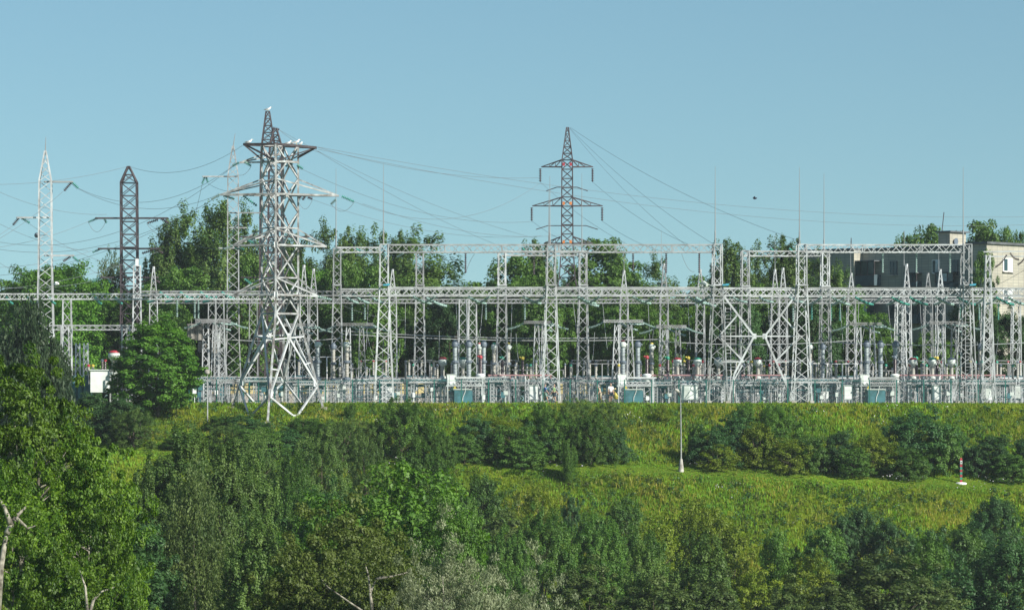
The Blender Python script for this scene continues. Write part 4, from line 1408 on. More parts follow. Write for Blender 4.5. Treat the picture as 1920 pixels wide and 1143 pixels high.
def q4(px, py, v=0.0):
    return P(px, py, Y4 + v) if v == 0 else Vector(((px - 960) / s4, Y4 + v, (HY - py) / s4))


p4 = thing('big_pylon', 'big white lattice pylon in front of the fence, gulls on its top arm', 'pylon', (q4(524, 750).x, Y4, ZP - 1.2))
woff[p4.name] = Vector(p4.location)
# corners L F R B: pixel column and depth, at body and at foot
body = {'L': (491, 0.0), 'F': (519, -1.6), 'R': (559, 0.1), 'B': (529, 1.6)}
foot = {'L': (434, -0.2, 768), 'F': (507, -4.2, 796), 'R': (607, 0.4, 770), 'B': (528, 4.2, 757)}
YW = 588


def cor(k, y):
    if y <= YW:
        return q4(body[k][0], y, body[k][1])
    fx, fv, fy = foot[k]
    t = (y - YW) / (768 - YW)
    c0 = body[k]
    return q4(c0[0] + (fx - c0[0]) * t, YW + (fy - YW) * t, c0[1] + (fv - c0[1]) * t)


mb = MB()
lev = [272, 335, 398, 460, 524, YW]
order = 'LFRB'
for k in order:
    mb.bar(cor(k, 272), cor(k, YW), 0.17)
    gx = cor(k, 768)
    end = Vector((gx.x, gx.y, H(gx.x, gx.y) - 0.3))
    if end.z > gx.z: end = gx - UZ * 0.3
    mb.bar(cor(k, YW), gx, 0.19)
    mb.bar(gx, end, 0.19)
mb.build('leg', M['pylon'], p4)
for k in order:
    gx = cor(k, 768); mb = MB(); mb.box((gx.x, gx.y, H(gx.x, gx.y) - 0.05), (0.6, 0.6, 0.4)); mb.build('footing', M['conc'], p4)
mb = MB()
for i in range(4):
    a_, b_ = order[i], order[(i + 1) % 4]
    for j in range(len(lev) - 1):
        y0, y1 = lev[j], lev[j + 1]
        mb.bar(cor(a_, y0), cor(b_, y1), 0.12); mb.bar(cor(b_, y0), cor(a_, y1), 0.12)
    for y0 in (272, 304, 365, 428, 460, 521, 553):
        mb.bar(cor(a_, y0), cor(b_, y0), 0.12)
    mb.bar(cor(a_, YW), cor(b_, YW), 0.17)
mb.build('body_bracing', M['pylon'], p4)
mb = MB(); pl = MB()
for i in range(4):
    a_, b_ = order[i], order[(i + 1) % 4]
    c1 = (cor(a_, 630) + cor(b_, 630)) / 2
    c2 = (cor(a_, 768) + cor(b_, 768)) / 2
    for k in (a_, b_):
        mb.bar(cor(k, YW), c1, 0.15)
        mb.bar(c1, cor(k, 722), 0.16)
        mb.bar(cor(k, 722), c2, 0.16)
        mb.bar(cor(k, 630), c1, 0.13)
        mb.bar(cor(k, 768), c2, 0.18)
        mb.bar(c1.lerp(cor(k, 722), 0.55), cor(k, 678), 0.10)
        gx = cor(k, 768)
        gz = H(gx.x, gx.y)
    d_ = (cor(b_, 630) - cor(a_, 630)).normalized()
    n_ = Vector((-d_.y, d_.x, 0)).normalized()
    pl.box(c1, (0.46, 0.05, 0.85), Vector((d_.x, d_.y, 0)).normalized(), n_)
    pl.box(c2, (0.66, 0.05, 0.62), Vector((d_.x, d_.y, 0)).normalized(), n_)
    for k in (a_, b_):
        pl.box(cor(k, 722) + (c1 - cor(k, 722)) * 0.06, (0.5, 0.05, 0.6), Vector((d_.x, d_.y, 0)).normalized(), n_)
        pl.box(cor(k, 553), (0.42, 0.05, 0.5), Vector((d_.x, d_.y, 0)).normalized(), n_)
        pl.box(cor(k, 460), (0.42, 0.05, 0.5), Vector((d_.x, d_.y, 0)).normalized(), n_)
cF = (cor('F', 768) + cor('R', 768)) / 2
ft = q4(529, 815, -6.4)
mb.bar(cF, ft, 0.22); mb.bar(cor('F', 768), ft, 0.12); mb.bar(cor('F', 768), q4(540, 792, -3), 0.12)
mb.bar(cF, q4(575, 787, -1.0), 0.18)
cL = (cor('L', 768) + cor('F', 768)) / 2
mb.bar(cL, q4(482, 790, -2.6), 0.14)
mb.build('base_bracing', M['steel'], p4)
pl.build('joint_plate', M['steel'], p4)
# arms
for y, xl, xr, up, sides in ((365, 413, 635, 336, 'LR'), (460, 436, 612, 430, 'LR'), (553, 436, 596, 521, 'LR')):
    for s in sides:
        am = MB()
        x = xl if s == 'L' else xr
        tip = q4(x, y + (2 if s == 'R' else 0), 0)
        for k in ('F', s, 'B'):
            am.bar(cor(k, y), tip, 0.17 if k != s else 0.12)
            am.bar(cor(k, up), tip, 0.12)
        am.bar((cor('F', y) + tip) / 2, (cor('B', y) + tip) / 2, 0.09)
        am.bar((cor('F', y) + tip) / 2, cor('B', y), 0.08)
        am.build('cross_arm', M['pylon'], p4)
am = MB()
for k in ('F', 'B'):
    o_ = 0.25 if k == 'F' else -0.25
    tl = q4(457, 271, -o_); trr = q4(593, 277, -o_)
    am.bar(tl, cor(k, 272), 0.2); am.bar(cor(k, 272), trr, 0.2)
    am.bar(tl + Vector((0.3, 0, -0.1)), cor(k, 304), 0.13)
    am.bar(trr - Vector((0.3, 0, 0.1)), cor(k, 304), 0.10)
am.bar(q4(457, 271, 0), q4(497, 304, 0), 0.14)
am.bar(q4(593, 277, 0), q4(559, 296, 0), 0.12)
am.build('top_arm', M['rust'], p4)
am = MB(); tip = q4(449, 305, 0)
am.bar(tip, cor('L', 304), 0.15); am.bar(tip, cor('B', 286), 0.12); am.bar(tip, cor('L', 290), 0.12)
am.bar(cor('F', 304), cor('R', 304), 0.18)
am.build('small_arm', M['pylon'], p4)
GPS = 'strings on the big white pylon'
for (x0, y0, x1, y1, lb, mm) in [(448, 305, 436, 311, 'green string left of the small upper arm tip', 'glass_ins'), (459, 304, 471, 311, 'green string right of the small upper arm tip', 'glass_ins'),
                             (557, 309, 568, 317, 'green string right of the upper body', 'glass_ins'), (549, 305, 535, 312, 'green string inside the upper body', 'glass_ins'),
                             (412, 364, 396, 374, 'pale string at the left tip of the main arm', 'pale_ins'), (419, 367, 440, 373, 'green string below the left main arm', 'glass_ins'), (456, 367, 482, 386, 'long green string from the main arm into the body', 'glass_ins'),
                             (641, 368, 664, 378, 'green string right of the main arm right tip', 'glass_ins'), (630, 374, 620, 383, 'pale string under the right tip of the main arm', 'pale_ins'),
                             (436, 460, 420, 468, 'pale string at the left tip of the middle arm', 'pale_ins'), (462, 449, 478, 457, 'green string above the left middle arm', 'glass_ins'), (440, 465, 458, 468, 'green string under the left middle arm', 'glass_ins'),
                             (492, 397, 487, 410, 'short green string at the left leg', 'glass_ins'), (458, 523, 472, 533, 'green string above the lowest left arm', 'glass_ins'), (596, 556, 622, 562, 'pale string at the right tip of the lowest arm', 'pale_ins')]:
    ins(q4(x0, y0), q4(x1, y1), lb + ' of the big pylon', 8, 0.16, mm, GPS)

# ------------------------------------------------------------------ overhead wires
wr = [
 (4, 0, 0, 0, 0, 0, 0, 0)]
W_ = [
 # x0,y0,Y0, x1,y1,Y1, sag, label
 (595, 276, 347, 1010, 333, 400, 0.9, 'wire from the big pylon top right tip to the centre tower, upper'),
 (597, 280, 347, 2000, 418, 470, 2.6, 'long wire from the big pylon past the centre tower to the right edge, lower'),
 (597, 276, 347, 2000, 404, 470, 2.2, 'long wire from the big pylon past the centre tower to the right edge, upper'),
 (524, 244, 384, 600, 286, 384, 0.3, 'wire falling from the tilted brown tower head to the top arm tip'),
 (524, 244, 384, 1000, 446, 430, 1.0, 'long wire falling from the tilted brown head to the beam'),
 (596, 284, 347, 960, 470, 440, 0.6, 'wire falling from the big pylon top arm towards the sky gap'),
 (664, 378, 347, 1010, 345, 420, 2.6, 'sagging wire between the main arm right string and centre tower'),
 (568, 318, 347, 1000, 415, 420, 1.6, 'sagging wire between the upper body and lower centre arm'),
 (586, 374, 388, 1015, 442, 440, 1.4, 'wire from the dark stubby strings to beneath the centre tower'),
 (680, 382, 347, 1060, 440, 440, 1.2, 'wire falling right from the main arm string'),
 (1068, 241, 420, 1300, 470, 380, 0.8, 'steep wire from the centre tower tip, left one of three'),
 (1068, 240, 420, 1345, 462, 357, 0.8, 'steep wire from the centre tower tip, middle one of three'),
 (1069, 239, 420, 1500, 452, 357, 1.0, 'steep wire from the centre tower tip, right one of three'),
 (1111, 341, 420, 1310, 466, 370, 0.7, 'wire from the right upper string of the centre tower to beam'),
 (1129, 414, 420, 1250, 474, 370, 0.4, 'wire from the right lower string of the centre tower to beam'),
 (1013, 341, 420, 1180, 460, 370, 0.5, 'wire crossing the centre tower from its left upper string'),
 (997, 414, 420, 1100, 466, 370, 0.4, 'wire crossing the centre tower from its left lower string'),
 (-60, 345, 366, 240, 312, 378, 0.6, 'wire from the left edge to the brown mast tip'),
 (242, 312, 378, 456, 272, 347, 1.4, 'sagging wire from the brown mast tip to the big pylon top arm'),
 (147, 354, 366, 412, 364, 347, 1.6, 'sagging wire from far left mast upper string to main arm'),
 (147, 353, 366, 436, 312, 347, 2.2, 'sagging wire from far left mast upper string to small arm'),
 (118, 359, 366, -60, 478, 360, 0.5, 'wire from dark upper string down to the left edge'),
 (24, 423, 366, -60, 470, 360, 0.2, 'short wire from the dark left string to the left edge'),
 (-60, 330, 360, 200, 402, 372, 1.0, 'wire coming down from the left edge across the far left mast'),
 (-60, 385, 360, 165, 470, 372, 0.8, 'second wire coming down from the left edge'),
 (-60, 450, 360, 120, 548, 372, 0.6, 'third wire coming down from the left edge'),
 (-60, 440, 360, 440, 310, 347, 3.4, 'long sagging wire rising from the left edge to small arm'),
 (-60, 455, 360, 412, 366, 347, 2.6, 'long sagging wire rising from the left edge to main arm'),
 (-60, 468, 360, 166, 415, 378, 0.6, 'wire from the left edge to the top left brown arm string'),
 (-60, 500, 360, 172, 470, 378, 0.6, 'wire from the left edge to the middle left brown arm string'),
 (-60, 530, 360, 172, 527, 378, 0.6, 'wire from the left edge to the bottom left brown arm string'),
 (276, 418, 378, 420, 468, 347, 0.6, 'wire from dark upper right string to the middle pylon arm'),
 (56, 420, 366, 226, 500, 372, 0.5, 'wire falling from the green left arm string to brown mast'),
 (147, 491, 366, 280, 548, 366, 0.4, 'wire falling from the lower right far left arm'),
 (390, 344, 370, 440, 360, 347, 0.2, 'short wire from the bent arm strings to the pylon'),
 (379, 346, 370, 350, 460, 380, 0.3, 'wire dropping left from the bent arm strings'),
 (-60, 545, 360, 300, 470, 380, 0.9, 'low wire rising from the left edge behind the brown mast'),
 (396, 376, 347, -60, 520, 360, 1.6, 'wire from the left main arm string to the left edge'),
 (622, 563, 347, 760, 600, 371, 0.4, 'wire from the lowest pylon arm into the yard'),
 (1870, 500, 352, 1700, 545, 366, 0.5, 'wire falling left from the dark sleeves'),
 (1930, 500, 352, 1780, 560, 366, 0.5, 'second wire falling left from the dark sleeves'),
]
for x0, y0, Y0, x1, y1, Y1, sag, lb in W_:
    wire(P(x0, y0, Y0), P(x1, y1, Y1), sag, lb, 0.016)
# jumper loops
for x0, y0, x1, y1, sg, Y, lb in [(165, 415, 198, 416, 1.0, 378, 'hanging loop under the top left arm of the brown mast'), (275, 418, 296, 438, 0.2, 378, 'loop under the top right arm of the brown mast'),
                                (664, 379, 622, 384, 0.7, 347, 'hanging loop under the right main arm of the pylon'), (586, 374, 559, 376, 0.9, 388, 'hanging loop under the stubby dark strings'),
                                (471, 312, 447, 328, 0.3, 347, 'loop from the small upper arm'), (890, 476, 873, 512, -0.2, 357, 'loop beside the hanging string in the sky gap'), (1278, 475, 1302, 509, 0.5, 357, 'loop beside the dark hanging string of the third column')]:
    wire(P(x0, y0, Y), P(x1, y1, Y), sg, lb, 0.018, group='jumper loops')
# droppers inside the yard
rw_ = random.Random(3)
for i, px in enumerate([690, 760, 855, 905, 960, 1075, 1130, 1215, 1290, 1405, 1440, 1575, 1610, 1665, 1725, 1835]):
    o = wire(PR(px, 568, 372), PR(px + rw_.uniform(-8, 12), 655, 366), rw_.uniform(0.1, 0.5), 'thin dropper wire falling from the third row beam', 0.018, 'wirel', 'dropper wires')
    reg.append((o, px, o['label']))

# ------------------------------------------------------------------ yard equipment (built at the origin, then placed)
X1 = Vector((1, 0, 0)); Y1 = Vector((0, 1, 0))


def move(o, px, row, z=0.0, rz=0.0):
    p = PR(px, 750, row)
    o.location = (p.x, p.y, ZP + z)
    o.rotation_euler = (0, 0, R(4) + rz)
    return o


def post_prof(r, h, z0, n, k=0.72):
    out = [(r * k, z0)]
    for i in range(n):
        a = z0 + h * i / n
        out += [(r * k, a + h / n * 0.1), (r, a + h / n * 0.4), (r, a + h / n * 0.6), (r * k, a + h / n * 0.95)]
    out.append((r * k, z0 + h))
    return out


def stand(parent, w, d, h, m='steel', n=3, bw=0.05, lw=0.09):
    mb = MB()
    truss(mb, (0, 0, 0), (0, 0, h), (w, d), (w, d), n, lw, bw, U=X1, V_=Y1, pat='z')
    mb.build('support_frame', M[m], parent)


def disconnector(capm, ph=1.3, np_=3):
    r = thing('disconnector', 'disconnector', 'disconnector')
    sm = MB()
    for x in (-1.15, 1.15):
        truss(sm, (x, 0, 0), (x, 0, 2.35), (0.34, 0.5), (0.34, 0.5), 6, 0.075, 0.045, U=X1, V_=Y1, pat='z')
    for y in (-0.3, 0.3):
        sm.bar((-1.6, y, 2.42), (1.6, y, 2.42), 0.15)
    sm.build('support_frame', M['steel'], r)
    bm = MB(); bm.box((0, 0, 2.57), (3.0, 0.3, 0.12)); bm.build('base_beam', M['darkteal'], r)
    for i in range(np_):
        x = -1.2 + 2.4 * i / (np_ - 1)
        mb = MB(); mb.lathe((x, 0, 0), post_prof(0.12, ph, 2.64, 7), 9)
        o = mb.build('insulator_post', M['porc'], r, True)
        cb = MB(); cb.lathe((x, 0, 2.64 + ph), [(0.06, 0), (0.12, 0.02), (0.12, 0.1), (0.06, 0.15)], 8); cb.build('cap', M[capm], o)
    bl = MB(); bl.bar((-1.2, 0, 2.82 + ph), (1.2, 0, 2.82 + ph), 0.07); bl.bar((1.2, 0, 2.82 + ph), (1.5, 0, 2.7 + ph), 0.06)
    bl.build('contact_blade', M['rod'], r)
    dr = MB(); dr.box((0.9, -0.35, 1.1), (0.32, 0.25, 0.42)); dr.bar((0.9, -0.32, 1.3), (0.9, -0.32, 2.4), 0.05)
    dr.build('drive_box', M['cab'], r)
    return r


def tall_ct(capm, bodym):
    r = thing('current_transformer', 'current transformer', 'current transformer')
    sm = MB()
    truss(sm, (0, 0, 0), (0, 0, 2.1), (0.55, 0.55), (0.55, 0.55), 5, 0.085, 0.05, U=X1, V_=Y1, pat='z')
    sm.build('support_frame', M['steel'], r)
    mb = MB(); mb.lathe((0, 0, 0), [(0.3, 2.12), (0.34, 2.2), (0.34, 2.4), (0.26, 2.46)], 12); mb.build('base_ring', M['cap_grey'], r)
    mb = MB(); mb.lathe((0, 0, 0), post_prof(0.235, 1.35, 2.46, 9, 0.74), 14); mb.build('lower_insulator', M[bodym], r, True)
    mb = MB(); mb.lathe((0, 0, 0), [(0.3, 3.82), (0.33, 3.86), (0.33, 4.0), (0.3, 4.04)], 12); mb.build('middle_flange', M['cap_grey'], r)
    mb = MB(); mb.lathe((0, 0, 0), post_prof(0.235, 1.3, 4.05, 9, 0.74), 14); mb.build('upper_insulator', M[bodym], r, True)
    mb = MB(); mb.lathe((0, 0, 0), [(0.3, 5.36), (0.31, 5.42), (0.31, 5.7), (0.27, 5.82), (0.15, 5.9)], 14)
    mb.box((0.34, -0.05, 5.6), (0.14, 0.14, 0.2)); h = mb.build('head', M['cab' if capm != 'cap_grey' else 'cap_grey'], r, True)
    cb = MB(); cb.lathe((0, 0, 0), [(0.2, 5.88), (0.19, 5.97), (0.05, 6.03)], 12); cb.build('cap', M[capm], h)
    return r


def round_vt(capm):
    r = thing('voltage_transformer', 'voltage transformer', 'voltage transformer')
    stand(r, 0.5, 0.5, 2.3)
    mb = MB(); mb.lathe((0, 0, 0), [(0.3, 2.32), (0.3, 2.5), (0.18, 2.55)], 12); mb.build('base_ring', M['cab'], r)
    mb = MB(); mb.lathe((0, 0, 0), post_prof(0.2, 0.9, 2.55, 8, 0.75), 12); mb.build('insulator', M['porc'], r, True)
    mb = MB(); mb.lathe((0, 0, 0), [(0.16, 3.46), (0.24, 3.52), (0.27, 3.62), (0.39, 3.72), (0.4, 4.05), (0.36, 4.12)], 16)
    mb.box((0.3, -0.25, 3.68), (0.16, 0.16, 0.22)); h = mb.build('head', M['cab'], r, True)
    cb = MB(); cb.lathe((0, 0, 0), [(0.385, 4.12), (0.36, 4.22), (0.22, 4.3), (0.05, 4.33)], 16); cb.build('cap', M[capm], h, True)
    return r


def breaker_pole(capm):
    r = thing('breaker_pole', 'breaker pole', 'breaker pole')
    stand(r, 0.6, 0.6, 1.7, 'steel', 4)
    mb = MB(); mb.lathe((0, 0, 0), [(0.3, 1.72), (0.38, 1.9), (0.38, 2.5), (0.44, 2.56), (0.44, 2.66), (0.2, 2.74)], 16); mb.build('tank', M['cabw'], r, True)
    mb = MB(); mb.lathe((0, 0, 0), post_prof(0.17, 1.35, 2.74, 11, 0.8), 12); mb.build('insulator', M['dark_ins'], r, True)
    mb = MB(); mb.lathe((0, 0, 0), [(0.08, 4.1), (0.17, 4.14), (0.19, 4.28), (0.15, 4.4), (0.05, 4.46)], 12); mb.box((-0.24, 0, 4.36), (0.16, 0.14, 0.14)); mb.build('terminal_head', M[capm], r, True)
    return r


def post(capm, ph, m='porc', r0=0.125, base=2.3):
    r = thing('post_insulator', 'post insulator', 'post insulator')
    stand(r, 0.3, 0.3, base, 'steel', 6, 0.04, 0.07)
    mb = MB(); mb.lathe((0, 0, 0), post_prof(r0, ph, base + 0.02, max(5, int(ph * 6)), 0.72), 10); o = mb.build('insulator', M[m], r, True)
    mb = MB(); mb.lathe((0, 0, 0), [(r0 * 0.9, base + ph + .02), (r0 * 1.15, base + ph + .05), (r0 * 1.15, base + ph + .2), (r0 * .5, base + ph + .27)], 10); mb.build('cap', M[capm], r, True)
    return r


def breaker_set(cabm, w=2.0):
    r = thing('circuit_breaker', 'circuit breaker', 'circuit breaker')
    mb = MB(); mb.box((0.45, 0, 0.62), (1.55, 1.2, 1.2)); mb.box((1.3, 0.1, 0.62), (0.14, 0.9, 1.0)); mb.build('tank', M['teal'], r)
    mb = MB(); mb.box((0.45, 0, 1.27), (1.75, 1.35, 0.09)); mb.build('lid', M['cab'], r)
    mb = MB(); mb.box((-0.62, -0.1, 2.15), (0.8, 0.7, 0.95)); c = mb.build('cabinet', M[cabm], r)
    mb = MB(); mb.box((-0.50, -0.465, 2.15), (0.5, 0.025, 0.8)); mb.box((-0.62, -0.1, 2.645), (0.86, 0.76, 0.04)); mb.build('door', M['cabw'], c)
    mb = MB()
    for y in (-0.5, 0.5):
        mb.bar((-1.1, y, 1.6), (2.6, y, 1.6), 0.13); mb.bar((-0.2, y, 2.35), (2.6, y, 2.35), 0.16)
        for i in range(9):
            mb.bar((-1 + i * 0.4, y, 1.6), (-0.8 + i * 0.4, y, 1.9), 0.05); mb.bar((-0.8 + i * 0.4, y, 1.9), (-0.6 + i * 0.4, y, 1.6), 0.05)
        for x in (-0.95, 2.3):
            mb.bar((x, y, 0), (x, y, 2.35), 0.1)
    mb.build('frame', M['steel'], r)
    mb = MB(); mb.poly([(-0.45, -0.7, 1.32), (-0.13, -0.7, 1.32), (-0.29, -0.7, 1.62)]); mb.poly([(-0.13, -0.68, 1.32), (-0.45, -0.68, 1.32), (-0.29, -0.68, 1.62)])
    mb.build('warning_triangle', M['cap_yellow'], r)
    mb = MB(); mb.tube([(0.75, -0.62, 1.6), (0.65, -0.66, 1.0), (0.45, -0.66, 0.5), (0.42, -0.66, 0.1)], 0.03, 5); mb.build('cable', M['cabw'], r)
    return r


def rack(seed, L_=4.2):
    """low steel rack with lattice pedestals, pipes and little boxes"""
    rr = random.Random(seed)
    r = thing('equipment_rack', 'equipment rack', 'equipment rack')
    nleg = 4
    for i in range(nleg):
        x = -L_ / 2 + L_ * i / (nleg - 1)
        mb = MB(); wd = rr.choice((0.26, 0.34, 0.42))
        truss(mb, (x, 0, 0), (x, 0, 1.75), (wd, 0.45), (wd, 0.45), rr.choice((5, 6)), 0.06, 0.035, U=X1, V_=Y1, pat=rr.choice('zx'))
        mb.build('leg', M['steel'], r)
    mb = MB()
    for y in (-0.35, 0.35):
        mb.bar((-L_ / 2 - 0.3, y, 1.82), (L_ / 2 + 0.3, y, 1.82), 0.13)
        for k in range(10):
            a_ = -L_ / 2 + k * L_ / 10
            mb.bar((a_, y, 1.84), (a_ + L_ / 20, y, 2.08), 0.045); mb.bar((a_ + L_ / 20, y, 2.08), (a_ + L_ / 10, y, 1.84), 0.045)
    mb.bar((-L_ / 2 - 0.2, -0.36, 2.12), (L_ / 2 + 0.1, -0.36, 2.12), 0.08)
    mb.build('top_frame', M['steel2'], r)
    mb = MB()
    for z in (0.55, 1.15, 1.45):
        if rr.random() < 0.8:
            mb.tube([(-L_ / 2, 0.1, z), (L_ / 2 * rr.uniform(0, 1), 0.1, z)], 0.05, 6)
    mb.box((rr.uniform(-1, 1), 0.25, 1.6), (rr.uniform(0.8, 1.8), 0.5, 0.22))
    mb.tube([(-L_ / 2, 0.3, 2.0), (L_ / 2, 0.3, 2.0)], 0.09, 6)
    mb.build('pipe', M['darkteal'], r)
    for k in range(3):
        mb = MB(); x = rr.uniform(-L_ / 2, L_ / 2); z = rr.uniform(0.4, 1.3)
        mb.box((x, -0.42, z), (rr.uniform(0.2, 0.42), 0.2, rr.uniform(0.28, 0.5)))
        mb.bar((x, -0.38, 0), (x, -0.38, z), 0.06)
        mb.build('junction_box', M[rr.choice(('cab', 'cabw', 'teal', 'darkteal'))], r)
    mb = MB()
    x = -L_ / 2
    pts_ = []
    for k in range(9):
        pts_.append((x + k * L_ / 8, 0.5, 0.05 if k % 2 else 1.75))
    mb.tube(pts_, 0.035, 5)
    mb.build('strut', M['darkteal'], r)
    return r


def cabinet(m):
    r = thing('control_cabinet', 'control cabinet', 'cabinet')
    mb = MB(); mb.box((0, 0, 0.95), (0.8, 0.5, 1.3)); mb.build('body', M[m], r)
    mb = MB(); mb.box((0, 0, 1.64), (0.9, 0.6, 0.06)); mb.build('roof', M['cab'], r)
    mb = MB(); mb.box((0, -0.26, 0.95), (0.66, 0.03, 1.12)); d_ = mb.build('door', M['cabw' if m == 'cab' else 'cab'], r)
    mb = MB(); mb.box((0.25, -0.29, 0.95), (0.04, 0.03, 0.16)); mb.build('handle', M['rod'], d_)
    mb = MB(); [mb.bar((x, y, 0), (x, y, 0.3), 0.07) for x in (-0.3, 0.3) for y in (-0.18, 0.18)]; mb.build('leg', M['steel'], r)
    return r


placed = {}


def put(key, fn, px, row, desc, group, z=0.0, rz=0.0, sc=None):
    if key not in placed:
        o = fn(); placed[key] = o
    else:
        o = copy_tree(placed[key])
    move(o, px, row, z, rz)
    if sc: o.scale = sc
    o['group'] = group
    reg.append((o, px, desc))
    return o


cn = {'cap_red': 'red', 'cap_green': 'green', 'cap_yellow': 'yellow', 'cap_grey': 'slate'}
GC = 'tall stacked porcelain transformers'
for px, row, c, bm in [(596, 362, 'cap_red', 'porc_blue'), (625, 365, 'cap_grey', 'porc'), (650, 362, 'cap_yellow', 'porc'), (853, 361, 'cap_grey', 'porc_blue'), (879, 361, 'cap_grey', 'porc_blue'), (907, 361, 'cap_grey', 'porc_blue'),
                   (899, 365, 'cap_red', 'porc'), (926, 366, 'cap_green', 'porc'), (953, 366, 'cap_yellow', 'porc'), (1168, 361, 'cap_red', 'porc_blue'), (1196, 361, 'cap_grey', 'porc_blue'), (1222, 364, 'cap_yellow', 'porc'),
                   (1519, 366, 'cap_green', 'porc'), (1543, 364, 'cap_grey', 'porc_blue'), (1625, 361, 'cap_grey', 'porc_blue'), (1651, 361, 'cap_grey', 'porc_blue'), (1679, 361, 'cap_grey', 'porc_blue'), (1838, 366, 'cap_grey', 'porc')]:
    sc = (1.0, 1.0, 0.98) if row < 363 else (0.85, 0.85, 0.95)
    put(('ct', c, bm), lambda c=c, bm=bm: tall_ct(c, bm), px, row, f"tall two-stage porcelain transformer with {cn[c]} cap" if c != 'cap_grey' else 'tall two-stage porcelain transformer with slate head', GC, sc=sc)
for px, c in [(830, 'cap_red'), (868, 'cap_green'), (1270, 'cap_red'), (1308, 'cap_green'), (1421, 'cap_red'), (1347, 'cap_grey'), (1712, 'cap_red'), (1748, 'cap_green'), (1784, 'cap_grey')]:
    put(('vt', c), lambda c=c: round_vt(c), px, 363.5, f"round-headed transformer with {cn[c]} lid", 'round headed transformers')
for px, c, row in [(901, 'cap_red', 359.5), (1213, 'cap_red', 359.5), (1678, 'cap_grey', 359.3), (942, 'cap_green', 368), (980, 'cap_yellow', 368), (1252, 'cap_green', 366), (1291, 'cap_yellow', 366), (1718, 'cap_green', 365), (1757, 'cap_yellow', 365)]:
    put(('bp', c), lambda c=c: breaker_pole(c), px, row, f"dark ribbed breaker pole with {cn[c]} head", 'breaker poles', sc=(1, 1, 1.0))
for px, cm_ in [(858, 'cab'), (1178, 'cabw'), (1632, 'cab')]:
    put(('bs', cm_), lambda cm_=cm_: breaker_set(cm_), px, 358.6, 'teal circuit breaker tank with grey cabinet on frame', 'circuit breakers')
rp = random.Random(11)
for px in [590, 637, 761, 775, 808, 820, 937, 966, 988, 995, 1005, 1070, 1083, 1106, 1117, 1160, 1237, 1262, 1283, 1300, 1317, 1328, 1395, 1409, 1433, 1443, 1460, 1530, 1558, 1568, 1589, 1661, 1700, 1707, 1728, 1737, 1765, 1775, 1793, 1820, 1829, 1840, 1869, 1876, 1899, 1908]:
    c = rp.choice(('cap_red', 'cap_green', 'cap_yellow', 'cap_grey', 'cap_grey', 'cap_grey'))
    h_ = rp.choice((1.15, 1.5))
    put(('post', c, h_), lambda c=c, h_=h_: post(c, h_), px, rp.uniform(364, 370), f"{'short' if h_ < 1.3 else 'taller'} porcelain post with {cn[c]} cap on thin stand", 'porcelain posts')
for px in [560, 700, 790, 1095, 1140, 1380, 1450, 1500, 1590, 1730, 1890, 945, 1290]:
    c = rp.choice(('cap_red', 'cap_green', 'cap_yellow', 'cap_grey'))
    put(('dc', c), lambda c=c: disconnector(c), px, rp.uniform(371, 375), f"three-post disconnector with {cn[c]} caps on steel legs", 'disconnectors')
for px in range(560, 1940, 31):
    px_ = px + rp.uniform(-9, 9); h_ = rp.choice((0.9, 1.3))
    put(('thin', h_), lambda h_=h_: post('cap_grey', h_, 'porc', 0.09, 2.35), px_, rp.uniform(376, 383), f"thin {'short' if h_ < 1 else 'tall'} far post on stand", 'thin far posts')
for row, off in ((359.5, 0), (368, 40), (377, 15)):
    x = 400 + off
    while x < 1960:
        sd_ = rp.randrange(5)
        if not (row < 360 and (1000 < x < 1150)):
            put(('rack', sd_), lambda sd_=sd_: rack(sd_), x, row + rp.uniform(-0.4, 0.4), f"low lattice rack with {('dark pipes', 'grey boxes', 'white boxes', 'thin struts', 'crossed legs')[sd_]}", 'low steel racks', sc=(1, 1, rp.uniform(0.9, 1.15)))
        x += rp.uniform(88, 112)
for px, row in [(640, 361), (668, 372), (1000, 360), (1285, 358.5), (1300, 358.8), (1590, 359), (1590, 367), (1755, 359), (1850, 360), (1905, 362), (1110, 372), (1420, 371), (1515, 370), (730, 368), (1545, 360)]:
    m_ = rp.choice(('cab', 'cabw'))
    put(('cb', m_), lambda m_=m_: cabinet(m_), px, row, f"small {'grey' if m_ == 'cab' else 'white'} control cabinet on legs", 'control cabinets')
# slim bus tubes lying on the post tops
for i, (px0, px1, py, row, mm) in enumerate(((560, 640, 668, 373, 'white'), (640, 720, 690, 368, 'rod'), (758, 830, 677, 367, 'rod'), (900, 1010, 684, 369, 'rod'), (1068, 1160, 681, 368, 'rod'), (1236, 1340, 690, 367, 'rod'),
                                            (1390, 1500, 683, 369, 'rod'), (1520, 1610, 681, 366, 'white'), (1690, 1800, 690, 367, 'rod'), (1860, 1950, 681, 368, 'rod'), (960, 1060, 693, 375, 'rod'), (1600, 1700, 694, 375, 'rod'))):
    mb = MB(); A = PR(px0, py, row); B = PR(px1, py + 0.5, row); mb.tube([A, A.lerp(B, 0.5) - UZ * 0.04, B], 0.045, 6)
    for t in (0.04, 0.35, 0.66, 0.96):
        q_ = A.lerp(B, t); mb.tube([q_, q_ - UZ * 0.25, Vector((q_.x, q_.y, ZP))], [0.07, 0.07, 0.05], 6)
    o = solo(mb, 'bus_tube', M[mm], 'x', 'bus tube', 'slim bus tubes'); later(o, (px0 + px1) / 2, f"slim {'white' if mm == 'white' else 'dark'} bus tube on thin stems", 'bus tube', 'slim bus tubes')
for i, px in enumerate(range(575, 1930, 36)):
    q0 = PR(px + rp.uniform(-8, 8), rp.uniform(612, 650), 368); q1 = PR(px + rp.uniform(-22, 22), rp.uniform(668, 692), 364)
    o = wire(q0, q1, rp.uniform(0.2, 0.6), 'thin slack lead falling to the equipment', 0.016, 'wirel' if i % 2 else 'wire', 'slack leads')
    reg.append((o, px, o['label']))
